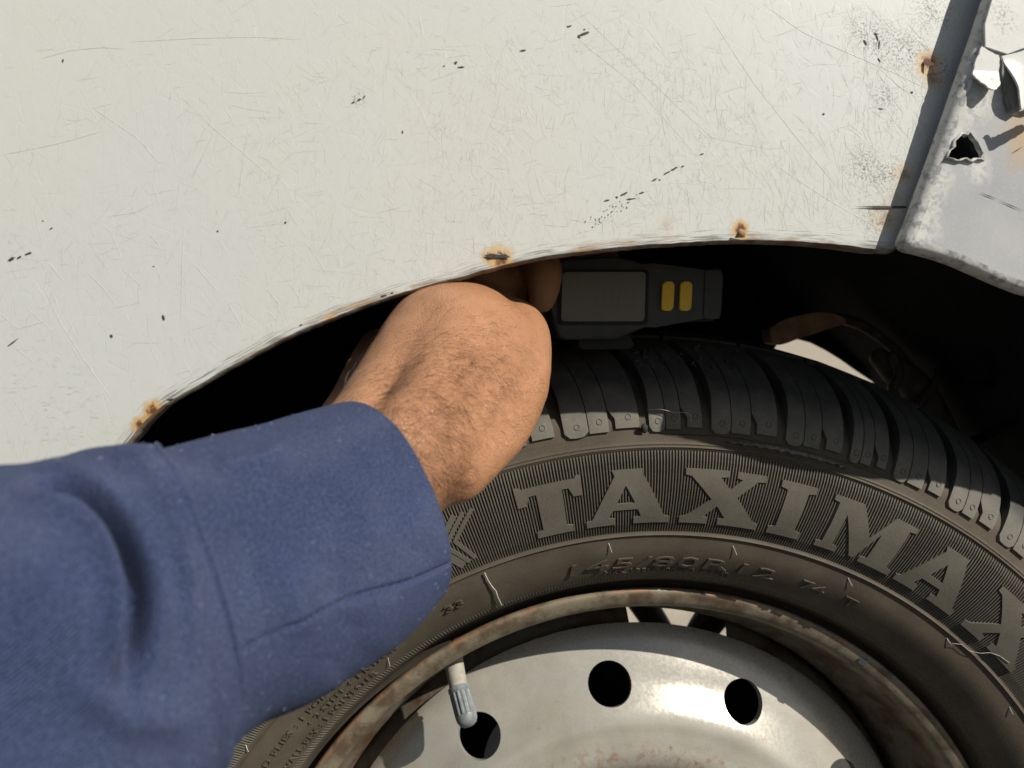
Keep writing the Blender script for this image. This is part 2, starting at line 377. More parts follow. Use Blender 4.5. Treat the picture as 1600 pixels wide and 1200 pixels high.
# cracks standing up in the paint
cv = []; cf = []
def ridge(pts, wd, hh):
    P = [onf(*p) for p in pts]; b = len(cv)
    for i, p in enumerate(P):
        t = (P[min(i+1, len(P)-1)]-P[max(i-1, 0)]).normalized(); s = Vector((t.z, 0, -t.x))
        k = .35 if i in (0, len(P)-1) else 1
        cv.extend((p+s*wd*k+Vector((0, .00003, 0)), p+Vector((0, -hh*k, 0)), p-s*wd*k+Vector((0, .00003, 0))))
    for i in range(len(P)-1):
        for a in (0, 1): cf.append((b+i*3+a, b+i*3+a+1, b+i*3+a+4, b+i*3+a+3))
EDU = [e[0] for e in EDGE[1:]]; EDV = [e[1] for e in EDGE[1:]]
def fender_edge_v(u):
    return lerp(u, EDU, EDV)
rc = random.Random(3); made = 0
while made < 5600:
    u = rc.uniform(0, 1540); v = rc.uniform(0, 720)
    if v > fender_edge_v(u)-14 or u > 1545-.35*v-20: continue
    den = .22 + .78*smst(250, 760, u)
    den *= .25 + .75*smst(20, 190, v + .05*u)
    if mnoise.noise((u*.006, v*.006, 2.0)) < -.18: den *= .4
    if rc.random() > den: continue
    k = rc.random()
    if k < .36: ang = rc.gauss(90, 9)
    elif k < .68: ang = rc.gauss(52, 10)
    elif k < .86: ang = rc.gauss(-8, 12)
    else: ang = rc.gauss(118, 10)
    L = 6 + rc.expovariate(1/13.0); L = min(L, 75)
    if u < 500: L *= 1.25
    n = 2 if L < 18 else 4
    a = radians(ang); pts = [(u, v)]
    for q in range(n):
        a += rc.gauss(0, .07); pts.append((pts[-1][0]+cos(a)*L/n, pts[-1][1]+sin(a)*L/n))
    if pts[-1][1] > fender_edge_v(pts[-1][0])-8: continue
    ridge(pts, rc.uniform(.00011, .00019), rc.uniform(.000015, .00005)); made += 1
for pts in ([(66, 443), (92, 500), (120, 545), (150, 590), (170, 615)], [(75, 410), (100, 440)], [(137, 425), (165, 455), (182, 478)], [(190, 420), (224, 449)], [(288, 348), (284, 420), (283, 513)], [(160, 350), (175, 365), (190, 402)], [(20, 540), (55, 568)], [(0, 490), (30, 515)], [(40, 480), (85, 520)], [(305, 415), (340, 455)], [(350, 465), (380, 512)], [(410, 445), (440, 478)], [(232, 365), (250, 385)],
            [(900, 15), (1000, 110), (1110, 215), (1210, 235)], [(1200, 250), (1290, 310), (1360, 350), (1395, 368)], [(900, 60), (990, 130), (1090, 245)], [(1190, 5), (1260, 55), (1400, 115), (1460, 145)], [(1100, 10), (1170, 120), (1260, 235), (1330, 318)], [(60, 93), (110, 79), (160, 74), (196, 77)], [(200, 66), (300, 60), (400, 58), (470, 62)], [(0, 243), (90, 225), (160, 205)], [(310, 180), (410, 265), (430, 285)], [(140, 165), (220, 220), (250, 258)], [(390, 195), (380, 245), (372, 315)], [(335, 205), (310, 260), (286, 310)]):
    ridge(resample(pts, 9), .00018, .00006)
tag(mk('paint_crack', cv, cf, MAT_CRACK, fender, smooth=False), kind='stuff')
# black chips and scrapes
def chip(u, v, ru, rv, ang, seed, mat=MAT_CHIP, par=None, name='paint_chip', off=.00012):
    r2 = random.Random(seed); P = []; n = 11; a = radians(ang)
    for i in range(n):
        t = 2*pi*i/n; k = r2.uniform(.55, 1.15); x, y = ru*k*cos(t), rv*k*sin(t)
        P.append(onf(u+x*cos(a)-y*sin(a), v+x*sin(a)+y*cos(a), off))
    c0 = onf(u, v, off+.0001); V = P+[c0]; F = [(i, (i+1) % n, n) for i in range(n)]
    return mk(name, V, F, mat, par or fender, smooth=False)
chips = [(912, 53, 9, 2.6, -18), (905, 57, 3, 3, 0), (913, 46, 1.6, 1.6, 0), (889, 41, 5, 1.6, -12), (818, 79, 6, 1.8, -12), (712, 98, 3, 2, -40), (720, 105, 6, 1.6, -8), (694, 103, 3, 1, -15), (561, 156, 4, 2, -35), (552, 160, 4, 1.5, -30), (569, 151, 3, 1.5, -50), (629, 206, 1.6, 2.6, 0), (98, 95, 2, 3, 20), (255, 496, 3, 5, -10), (174, 525, 3, 3, 0), (18, 405, 7, 2.6, -30), (30, 402, 5, 2, -30), (44, 396, 6, 2, -20), (975, 303, 8, 1.9, -25), (948, 313, 5, 1.6, -12), (964, 308, 2, 1.6, 0), (1003, 301, 5, 1.5, -20), (985, 311, 8, 1.4, -5), (1022, 281, 5, 1.6, -30), (1053, 264, 7, 1.7, -28), (1042, 270, 7, 1.3, -30), (1067, 260, 3, 1.5, -20), (1096, 241, 4, 1.2, -18), (1031, 281, 2, 1.4, 0), (1352, 66, 2.2, 6, -25), (1371, 60, 1.6, 6, -15), (1374, 70, 1.6, 8, 5), (1369, 53, 4, 1.5, 20), (1287, 178, 1.8, 2, 0), (1425, 144, 2, 2, -30), (1374, 94, 1, 4, -30), (340, 361, 2, 1.4, 0), (20, 535, 12, 1.2, -36), (240, 416, 2, 1, 0), (80, 357, 4, 1.2, -30), (67, 345, 2, 1, 0), (446, 348, 2, 2, 0), (1377, 170, 5, 1.2, 10), (600, 466-4, 6, 2.2, -15), (612, 458, 3, 1.5, -20), (470, 508, 4, 1.5, -25), (266, 624, 6, 1.8, -12)]
for i, (u, v, a, b, g) in enumerate(chips): chip(u, v, a, b, g, i)
for i in range(46):          # spray of tiny ones below the long scrape
    t = rc.random(); chip(918+t*70+rc.gauss(0, 6), 352-t*42+rc.gauss(0, 6), rc.uniform(.6, 1.7), rc.uniform(.5, 1), rc.uniform(0, 180), 900+i)
# split in the sheet near the gap, and torn rust hole on the arch edge
V = [onf(1335, 323, .0004), onf(1370, 321.6, .0005), onf(1416, 322, .0005), onf(1416, 325.2, .0005), onf(1370, 325, .0005)]
mk('paint_split', V, [(0, 1, 2, 3, 4)], MAT_CHIP, fender, smooth=False)
V = [onf(757, 399, .0005), onf(768, 396, .0006), onf(780, 398, .0006), (onf(790, 397, .0006)), onf(798, 402, .0005), onf(786, 403.5, .0004), onf(776, 402.5, .0005), onf(764, 403, .0005)]
mk('rust_hole', V, [tuple(range(8))], MAT_CHIP, fender, smooth=False)
V = [onf(1148, 372, .0004), onf(1152, 362, .0018), onf(1157, 357, .0022), onf(1163, 360, .0020), onf(1164, 371, .0006), onf(1157, 366, .0030)]
mk('rust_flake', V, [(0, 1, 5), (1, 2, 5), (2, 3, 5), (3, 4, 5), (4, 0, 5)], MAT_RUSTARM, fender)
V = [onf(1442, 98, .0004), onf(1448, 90, .0004), onf(1461, 101, .0022), onf(1449, 104, .0012)]
mk('rust_flake', V, [(0, 1, 3), (1, 2, 3)], plain('rust_flake_brown', (.22, .10, .07), .8), fender)

# ------------------------------------------------ right panel, proud of the fender
POUT = [(1684, -400), (1545, 0), (1528, 52), (1507, 111), (1485, 175), (1462, 240), (1440, 300), (1424, 345), (1412, 372), (1410, 384), (1418, 391), (1440, 396), (1470, 404), (1500, 415), (1540, 433), (1570, 446), (1600, 458), (1650, 470), (1710, 477), (1801, 487), (1910, 484), (2060, 500), (2250, 520), (2250, -400)]
HOLE = [(1479, 246), (1484, 236), (1490, 231), (1491, 221), (1497, 216), (1503, 210), (1509, 213), (1513, 208), (1517, 215), (1524, 222), (1527, 231), (1532, 240), (1534, 248), (1524, 247), (1517, 252), (1507, 247), (1497, 251), (1488, 248)]
pin = []
def ponp(u, v, off=0.0): return at(u, v, YP-off)
P3 = [ponp(*p) for p in POUT]; H3 = [ponp(*p) for p in HOLE]
bm = bmesh.new()
inset = []
NP = len(POUT)
for i in range(NP):       # sheet outline, pulled in by the radius of the rolled edge
    a, b, c_ = P3[i-1], P3[i], P3[(i+1) % NP]
    t = ((b-a).normalized()+(c_-b).normalized()).normalized(); nrm = Vector((t.z, 0, -t.x))
    if i in (0, NP-1, NP-2): inset.append(b.copy())
    else: inset.append(b - nrm*.0035 if (b-nrm*.001 - Vector((.25, YP, .42))).length < (b - Vector((.25, YP, .42))).length else b + nrm*.0035)
vo = [bm.verts.new(p) for p in inset]; vh = [bm.verts.new(p) for p in H3]
es = [bm.edges.new((vo[i], vo[(i+1) % NP])) for i in range(NP)] + [bm.edges.new((vh[i], vh[(i+1) % len(vh)])) for i in range(len(vh))]
bmesh.ops.triangle_fill(bm, use_beauty=True, edges=es)
panel = bm_obj('side_panel', bm, MAT_PRIMER, body, smooth=False)
for p in panel.data.polygons:
    if p.normal.y > 0: p.flip()
panel['label'] = 'grey primer panel with peeling white paint right of the gap'
# rolled edge strip along left and bottom
verts = []; faces = []; rng = list(range(0, NP-2)); SEC = [(0, 0), (.35, .0001), (.65, .0006), (.88, .0016), (1.0, .003), (1.0, .0045), (.8, .0055)]
fi = resample([tuple(inset[i]) for i in rng], 160); fo = resample([tuple(P3[i]) for i in rng], 160)
for i in range(160):
    a = Vector(fi[i]); b = Vector(fo[i])
    jj = .00035*mnoise.noise((i*.5, 2, 9))
    for s, d in SEC: verts.append(a.lerp(b, s) + Vector((0, d + (jj if .2 < s < .95 else 0) - .00012*(s == 0), 0)))
ns = len(SEC)
for i in range(159):
    for j in range(ns-1): faces.append((i*ns+j, i*ns+j+1, (i+1)*ns+j+1, (i+1)*ns+j))
e = mk('panel_edge', verts, faces, MAT_PEDGE, panel); e['label'] = 'rolled panel edge with chipped white paint'
# torn hole: curled lip and dark pocket behind
verts = []; faces = []; nh = len(HOLE); hc = sum(H3, Vector())/nh
for i, p in enumerate(H3):
    d = (p-hc); r_ = random.Random(i).uniform(.8, 1.2)
    verts += [p+d*.18+Vector((0, -.0002, 0)), p+d*.05+Vector((0, -.0012*r_, 0)), p-d*.08+Vector((0, .0006, 0)), p-d*.10+Vector((0, .004, 0)), p-d*.2+Vector((0, .009, 0)), hc+Vector((0, .0105, 0))]
pf = []
for i in range(nh):
    k2 = (i+1) % nh
    for j in range(5): (faces if j < 2 else pf).append((i*6+j, i*6+j+1, k2*6+j+1, k2*6+j))
mk('torn_hole_rim', verts, faces, MAT_PEDGE, panel)
mk('hole_pocket', verts, pf, plain('dark_hole_steel', (.035, .035, .036), .8, .4), panel)
# peeling white paint sheets and a painted shadow strip
def flake(outline, lift, mat=MAT_FLAKE, th=.0007, name='paint_flake_or_shade', label=None):
    bm = bmesh.new(); top = []; 
    pts = resample(outline+[outline[0]], 44)[:-1]
    cx = sum(p[0] for p in pts)/len(pts); cy = sum(p[1] for p in pts)/len(pts)
    rr_ = random.Random(len(outline))
    pts = [(p[0]+rr_.uniform(-.8, .8), p[1]+rr_.uniform(-.8, .8)) for p in pts]
    vs_ = [bm.verts.new((p[0], p[1], 0)) for p in pts]
    es_ = [bm.edges.new((vs_[i], vs_[(i+1) % len(vs_)])) for i in range(len(vs_))]
    bmesh.ops.triangle_fill(bm, use_beauty=True, edges=es_)
    xs = [p[0] for p in pts]; ys = [p[1] for p in pts]
    for a_, lo, hi in ((Vector((1, 0, 0)), min(xs), max(xs)), (Vector((0, 1, 0)), min(ys), max(ys))):
        s_ = lo+6
        while s_ < hi:
            bmesh.ops.bisect_plane(bm, geom=bm.verts[:]+bm.edges[:]+bm.faces[:], plane_co=a_*s_, plane_no=a_); s_ += 8
    geo = bmesh.ops.extrude_face_region(bm, geom=bm.faces[:])
    newv = set(g for g in geo['geom'] if isinstance(g, bmesh.types.BMVert))
    for v_ in bm.verts:
        u_, w_ = v_.co.x, v_.co.y; l_ = lift(u_, w_)
        p_ = ponp(u_, w_); off = l_ + (th if v_ in newv else -.0001 + .0)
        v_.co = p_ + Vector((0, -off-.0002, 0))
    o = bm_obj(name, bm, mat, panel, sharp=40)
    if label: o['label'] = label
    return o
flake([(1546, 4), (1700, -380), (1960, -380), (1960, 30), (1640, 66), (1600, 75), (1575, 85), (1560, 86), (1545, 79), (1533, 72), (1532, 58), (1536, 40)], lambda u, v: .0002)
flake([(1531, 74), (1545, 82), (1558, 89), (1559, 105), (1556, 125), (1550, 140), (1541, 147), (1532, 143), (1524, 132), (1517, 119), (1521, 100)], lambda u, v: .0032*smst(112, 150, v), label='curled white paint tongue above the torn hole')
flake([(1562, 89), (1577, 87), (1602, 78), (1640, 69), (1700, 60), (1700, 130), (1620, 152), (1600, 166), (1588, 176), (1580, 160), (1574, 135), (1570, 112)], lambda u, v: .0002+.0045*smst(1600, 1566, u)*smst(95, 150, v), label='large white paint sheet lifting at its left edge')
flake([(1563, 186), (1580, 180), (1600, 167), (1640, 148), (1645, 158), (1605, 182), (1590, 190), (1575, 192)], lambda u, v: .004+.0035*smst(1560, 1600, u), mat=plain('rusty_lifted_paint', (.20, .15, .10), .7, .5, 300))
flake([(1563, 100), (1567, 120), (1571, 150), (1578, 172), (1572, 178), (1566, 150), (1562, 120)], lambda u, v: .0006, mat=plain('grey_flake_shadow', (.24, .235, .22), .7, .4, 500), th=.0004)  # thin grey strip painting the shadow cast by the lifted sheet
for i, (u0, v0, u1, v1, w_) in enumerate(((1530, 300, 1560, 312, .8), (1560, 312, 1600, 330, .8), (1580, 240, 1600, 228, .7))):
    a = math.atan2(v1-v0, u1-u0); s_ = Vector((sin(a), -cos(a), 0))
    V = [ponp(u0, v0, .0003), ponp((u0+u1)/2+s_.x*w_, (v0+v1)/2+s_.y*w_, .0003), ponp(u1, v1, .0003), ponp((u0+u1)/2-s_.x*w_, (v0+v1)/2-s_.y*w_, .0003)]
    mk('paint_split', V, [(0, 1, 2, 3)], MAT_CHIP, panel, smooth=False)

# ------------------------------------------------ wheel well behind
verts = []; faces = []
RW = .338; TH = [radians(a) for a in range(-118, 119, 6)]; YS = [-.112, -.09, -.05, 0, .05, .1, .16]
for a in TH:
    for y in YS:
        r = RW + .004*mnoise.noise((a*6, y*30, 0)) + .006*(sin(y*120) > .6)
        verts.append((r*sin(a)-.03, y, r*cos(a)+.012))
k = len(YS)
for i in range(len(TH)-1):
    for j in range(k-1): faces.append((i*k+j, (i+1)*k+j, (i+1)*k+j+1, i*k+j+1))
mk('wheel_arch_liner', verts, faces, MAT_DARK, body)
# inner apron with its cut-out lower edge
YB = .158
low = [(-700, 1500), (-300, 1000), (300, 800), (700, 720), (1050, 660), (1170, 600), (1200, 560), (1215, 535), (1250, 528.5), (1287, 543), (1319, 562), (1350, 584), (1387, 609), (1420, 640), (1480, 700), (1560, 800), (1650, 950), (1800, 1400)]
low = resample(catmull(low, 5), 120)
verts = []; faces = []
for i, (u, v) in enumerate(low):
    p = at(u, v, YB); tp = Vector((p.x*1.0, YB, .40))
    verts += [p+Vector((0, .006, 0)), p, p.lerp(tp, .12)+Vector((0, -.004, 0)), tp+Vector((0, -.004, 0))]
for i in range(119):
    for j in range(3): faces.append((i*4+j, (i+1)*4+j, (i+1)*4+j+1, i*4+j+1))
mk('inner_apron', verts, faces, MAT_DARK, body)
# rear and front closing walls of the well, roof of the bonnet above (keeps the well dark)
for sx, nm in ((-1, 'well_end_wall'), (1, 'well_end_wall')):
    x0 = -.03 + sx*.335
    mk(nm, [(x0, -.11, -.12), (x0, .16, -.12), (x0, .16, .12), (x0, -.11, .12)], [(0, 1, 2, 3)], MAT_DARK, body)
# rusty curved suspension arm glimpsed beyond the tyre
def px_tube(name, pts, mat, par, n=10):
    bm = bmesh.new(); ch = smooth_chain([(pd(u, v, d), r, r) for u, v, d, r in pts], 6)
    tube_sections(bm, [(p, a, b, Vector((.2, 1, .3))) for p, a, b in ch], n)
    return bm_obj(name, bm, mat, par)
AP = resample(catmull([(1203, 514), (1222, 501), (1250, 493), (1278, 488), (1302, 490), (1318, 497), (1326, 503), (1305, 510), (1285, 517), (1262, 525), (1240, 532), (1222, 539), (1206, 535), (1203, 514)], 4), 40)[:-1]
bm = bmesh.new(); f0 = [bm.verts.new(pd(u, v, .443)) for u, v in AP]; f1 = [bm.verts.new(pd(u, v, .443)+Vector((0, .012, 0))) for u, v in AP]; n_ = len(AP)
ft = bm.faces.new(f0); bm.faces.new(f1[::-1])
for i in range(n_): bm.faces.new((f0[i], f1[i], f1[(i+1) % n_], f0[(i+1) % n_]))
bmesh.ops.bevel(bm, geom=ft.edges[:], offset=.002, segments=3, affect='EDGES', profile=.5)
bm_obj('suspension_arm', bm, MAT_RUSTARM, body, sharp=40)['label'] = 'rusty brown arm plate glimpsed beyond the tyre'
px_tube('suspension_link', [(1310, 497, .455, .003), (1345, 508, .46, .0032), (1385, 535, .465, .003), (1415, 565, .47, .003)], MAT_GREASE, body)
px_tube('suspension_bracket', [(1375, 560, .46, .006), (1400, 580, .46, .009), (1425, 600, .465, .010), (1440, 630, .47, .012), (1470, 690, .48, .012)], MAT_GREASE, body)
px_tube('suspension_bracket', [(1395, 555, .45, .0025), (1405, 585, .45, .003), (1395, 610, .45, .003), (1420, 640, .45, .003), (1460, 600, .455, .0025), (1468, 560, .46, .002)], MAT_GREASE, body)
px_tube('brake_hose', [(1465, 580, .42, .002), (1490, 598, .42, .002), (1540, 604, .42, .002), (1600, 600, .42, .002), (1700, 590, .42, .002)], MAT_DARK, body)
px_tube('brake_pipe', [(1500, 700, .45, .003), (1540, 680, .44, .003), (1600, 650, .43, .003), (1700, 600, .43, .003)], MAT_DARK, body)
# bars behind the wheel seen through the disc slots
px_tube('steering_link', [(975, 900, .50, .010), (1022, 970, .52, .009), (1060, 1040, .54, .010)], MAT_GREASE, body)
px_tube('steering_link', [(1085, 1010, .50, .0095), (1104, 975, .50, .010), (1140, 930, .50, .012)], MAT_GREASE, body)

# ------------------------------------------------------------------ wheel
wheel = body
PR = [(.1650, -.0470), (.1698, -.0512), (.1722, -.0568), (.1748, -.0618), (.1795, -.0666), (.1875, -.0713), (.196, -.0736), (.205, -.0765), (.214, -.0788), (.223, -.0797), (.232, -.0793), (.2345, -.0788), (.245, -.077), (.256, -.0715), (.266, -.0605), (.2735, -.046), (.277, -.03), (.2784, -.012), (.2785, 0)]
PF = catmull(PR, 12)
SL = [0.0]
for a, b in zip(PF, PF[1:]): SL.append(SL[-1]+hypot(a[0]-b[0], a[1]-b[1]))
RF = [p[0] for p in PF]; YFp = [p[1] for p in PF]
RF1 = RF[:170]; SL1 = SL[:170]; YF1 = YFp[:170]
def s_of_r(r): return lerp(r, RF1, SL1)
def prof(s):
    r, y = lerp(s, SL, RF), lerp(s, SL, YFp)
    r1, y1 = lerp(s+1e-4, SL, RF), lerp(s+1e-4, SL, YFp); r0, y0 = lerp(s-1e-4, SL, RF), lerp(s-1e-4, SL, YFp)
    tx, ty = r1-r0, y1-y0; L = hypot(tx, ty) or 1
    return r, y, ty/L, -tx/L         # outward normal (nr, ny)
def W(s, th, h=0.0, mirror=False):     # point on the tyre: arc position, angle in degrees, height
    r, y, nr, ny = prof(s); r += nr*h; y += ny*h; a = radians(th)
    return Vector((r*sin(a), -y if mirror else y, r*cos(a)))
S0 = s_of_r(.2366); SE = SL[-1]; TL = SE-S0
def gdepth(s): return .0013 + .0050*smst(.004, .024, s-S0)
S_C2 = s_of_r(.196); S_C3 = s_of_r(.232)
prf = []
s = 0.0
ss = [SE*i/110 for i in range(111)] + [S_C2+d for d in (-.0008, -.0004, 0, .0004, .0008)] + [S_C3+d for d in (-.0012, -.0008, -.0003, .0001, .0005, .0009, .0014, .0018)] + [S0-.0002, S0+.0002]
ss = sorted(set(ss))
for s in ss:
    h = 0.0
    h += .0007*max(0, 1-abs(s-S_C2)/.0007)
    h += .0006*max(0, 1-abs(s-(S_C3-.0003))/.0006) + .0005*max(0, 1-abs(s-(S_C3+.0009))/.0006)
    if s_of_r(.1975) < s < s_of_r(.2308): h -= .00045
    if s > S0: h -= gdepth(s)
    r, y, nr, ny = prof(s); prf.append((r+nr*h, y+ny*h))
full = prf + [(r, -y) for r, y in prf[::-1]]
NS = 420; verts = []; faces = []
for i in range(NS):
    a = 2*pi*i/NS
    for r, y in full: verts.append((r*sin(a), y, r*cos(a)))
k = len(full)
for i in range(NS):
    i2 = (i+1) % NS
    for j in range(k-1): faces.append((i*k+j, i*k+j+1, i2*k+j+1, i2*k+j))
tyre = mk('tyre', verts, faces, MAT_SIDE, wheel, sharp=50)
tyre['label'] = 'dusty black tyre with ribbed sidewall band and raised letters'
# fine radial ribs
def ribs(n, ra, rb, hh, name, a0=0, a1=360, nst=9, duty=.27):
    verts = []; faces = []; sa, sb = s_of_r(ra), s_of_r(rb); step = (a1-a0)/n
    ln = [prof(sa+(sb-sa)*i/nst) for i in range(nst+1)]
    for q in range(n):
        th = a0+q*step; b = len(verts)
        for i, (r, y, nr, ny) in enumerate(ln):
            tp = 0 if i in (0, nst) else 1
            for dt, h in ((-duty*1.2, -.00055), (-duty*.62, hh*tp), (duty*.62, hh*tp), (duty*1.2, -.00055)):
                a = radians(th+dt*step); rr_ = r+nr*h; verts.append((rr_*sin(a), y+ny*h, rr_*cos(a)))
        for i in range(nst):
            for j in range(3): faces.append((b+i*4+j, b+i*4+j+1, b+i*4+j+5, b+i*4+j+4))
    return tag(mk(name, verts, faces, MAT_LETTER, tyre, smooth=False), kind='stuff')
ribs(1180, .1976, .2306, .00055, 'sidewall_ribs')
ribs(840, .1738, .1772, .00022, 'bead_ribs', nst=3)
# raised lettering
GLY = {
 'I': ([(0, 0), (1, 0), (1, .12), (.80, .15), (.80, .85), (1, .88), (1, 1), (0, 1), (0, .88), (.20, .85), (.20, .15), (0, .12)], None),
 'T': ([(.20, 0), (.80, 0), (.80, .11), (.70, .14), (.70, .80), (.80, .80), (.86, .64), (1, .64), (1, 1), (.93, 1), (.90, .95), (.10, .95), (.07, 1), (0, 1), (0, .64), (.14, .64), (.20, .80), (.31, .80), (.31, .14), (.20, .11)], None),
 'A': ([(0, 0), (.35, 0), (.35, .11), (.27, .13), (.325, .27), (.62, .27), (.66, .13), (.57, .11), (.57, 0), (1, 0), (1, .11), (.94, .13), (.67, .93), (.67, 1), (.33, 1), (.36, .90), (.07, .13), (0, .11)], [(.37, .39), (.48, .72), (.585, .39)]),
 'X': ([(0, 0), (.36, 0), (.36, .11), (.29, .13), (.445, .35), (.57, .13), (.49, .11), (.49, 0), (1, 0), (1, .11), (.94, .13), (.665, .54), (.87, .87), (.96, .89), (.96, 1), (.62, 1), (.62, .89), (.69, .87), (.565, .67), (.43, .87), (.52, .89), (.52, 1), (.02, 1), (.02, .89), (.09, .87), (.36, .465), (.08, .13), (0, .11)], None),
 'M': ([(0, 0), (.27, 0), (.27, .10), (.20, .12), (.20, .72), (.455, .03), (.51, .03), (.66, .62), (.66, .12), (.58, .10), (.58, 0), (1, 0), (1, .10), (.93, .12), (.93, .88), (1, .90), (1, 1), (.73, 1), (.555, .47), (.34, 1), (0, 1), (0, .90), (.07, .88), (.07, .12), (0, .10)], None)}
def emboss_bm(loops, h, cuts_u=(), cuts_v=()):
    bm = bmesh.new(); es_ = []
    for lp in loops:
        vs_ = [bm.verts.new((x, y, 0)) for x, y in lp]; es_ += [bm.edges.new((vs_[i], vs_[(i+1) % len(vs_)])) for i in range(len(vs_))]
    bmesh.ops.triangle_fill(bm, use_beauty=True, edges=es_)
    for c_ in cuts_u: bmesh.ops.bisect_plane(bm, geom=bm.verts[:]+bm.edges[:]+bm.faces[:], plane_co=(c_, 0, 0), plane_no=(1, 0, 0))
    for c_ in cuts_v: bmesh.ops.bisect_plane(bm, geom=bm.verts[:]+bm.edges[:]+bm.faces[:], plane_co=(0, c_, 0), plane_no=(0, 1, 0))
    return emboss_map(bm, h)
def emboss_map(bm, h):          # flat (theta, r) faces -> raised piece on the sidewall
    for f_ in bm.faces:
        if f_.normal.z < 0: f_.normal_flip()
    geo = bmesh.ops.extrude_face_region(bm, geom=bm.faces[:]); top = set(g for g in geo['geom'] if isinstance(g, bmesh.types.BMVert))
    for v_ in bm.verts: v_.co = W(s_of_r(v_.co.y), v_.co.x, h if v_ in top else -.0004)
    return bm
def letter(ch, a0, a1, r0=.2018, r1=.2238, h=.0010):
    lp, hole = GLY[ch]; f_ = lambda p: (a0+(a1-a0)*p[0], r0+(r1-r0)*p[1])
    loops = [[f_(p) for p in lp]] + ([[f_(p) for p in hole]] if hole else [])
    bm = emboss_bm(loops, h, [a0+(a1-a0)*k/6 for k in range(1, 6)], [r0+(r1-r0)*k/8 for k in range(1, 8)])
    return bm_obj('letter', bm, MAT_LETTER, tyre, sharp=35)
for ch, a0, a1 in (('T', -15.0, -8.2), ('A', -8.1, 1.1), ('X', 2.3, 11.2), ('I', 12.5, 16.3), ('M', 18.3, 27.9), ('A', 28.7, 37.1), ('X', 38.8, 47.6)): letter(ch, a0, a1)
def bar(p, q_, wd, h=.0008):     # raised bar between two (theta, r) points, width in metres
    R0 = .212; ax, ay = radians(p[0])*R0, p[1]; bx, by = radians(q_[0])*R0, q_[1]; L = hypot(bx-ax, by-ay); nx, ny = -(by-ay)/L*wd/2, (bx-ax)/L*wd/2
    lp = [(degrees((ax+nx)/R0), ay+ny), (degrees((bx+nx)/R0), by+ny), (degrees((bx-nx)/R0), by-ny), (degrees((ax-nx)/R0), ay-ny)]
    bm = emboss_bm([lp], h, (), [min(p[1], q_[1])+abs(p[1]-q_[1])*k/4 for k in (1, 2, 3)])
    return bm_obj('chevron_bar', bm, MAT_LETTER, tyre, sharp=35)
for d in (0, 1, 2):
    bar((-19.4-.95*d, .2215), (-22.3-.95*d, .2115), .0016 if d < 2 else .0022)
    bar((-22.2-.95*d, .2118-.0014*(d > 0)), (-20.9-.75*d, .2022-.0006*d), .0016 if d < 2 else .003)
# smaller raised lines of text
def rtext(txt, a0, r0, size, width=None, h=.0005, spacing=1.0, shear=0.0, name='raised_text', bold=.0):
    cu = bpy.data.curves.new('t', 'FONT'); cu.body = txt; cu.size = 1.0; cu.resolution_u = 2; cu.space_character = spacing; cu.shear = shear; cu.offset = bold
    ob = bpy.data.objects.new('t', cu); COL.objects.link(ob); bpy.context.view_layer.update()
    me = bpy.data.meshes.new_from_object(ob.evaluated_get(bpy.context.evaluated_depsgraph_get())); bpy.data.objects.remove(ob)
    xs = [v_.co.x for v_ in me.vertices]; wx = max(xs)-min(xs); sx = (width/wx) if width else degrees(size/.19)
    bm = bmesh.new(); bm.from_mesh(me); bpy.data.meshes.remove(me)
    bmesh.ops.remove_doubles(bm, verts=bm.verts, dist=1e-4)
    for v_ in bm.verts: v_.co = Vector((a0+(v_.co.x-min(xs))*sx, r0+v_.co.y*size, 0))
    emboss_map(bm, h)
    return bm_obj(name, bm, MAT_SIDE, tyre, sharp=35)
rtext('145/80R12', -10.8, .1816, .0068, 26.8, .0006, 1.05, .10)
rtext('MAX. PRESS. 300 KPA (44 PSI)', -6.2, .1788, .0026, 16.5, .0004, 1.05)
rtext('74', 19.6, .1822, .0058, 3.3, .0006); rtext('T', 25.6, .1826, .0058, 1.9, .0006)
rtext('TREAD PLIES : 1 POLYESTER', -59.8, .1866, .0034, 21, .0006, 1.1)
rtext('+ 2 STEEL + 1 NYLON', -48.8, .1826, .0034, 14.5, .0006, 1.1)
rtext('SIDEWALL PLY : 1 POLYESTER', -59.0, .1786, .0034, 20.5, .0006, 1.1)
rtext('33', -26.8, .1852, .0040, 2.4, .0009)
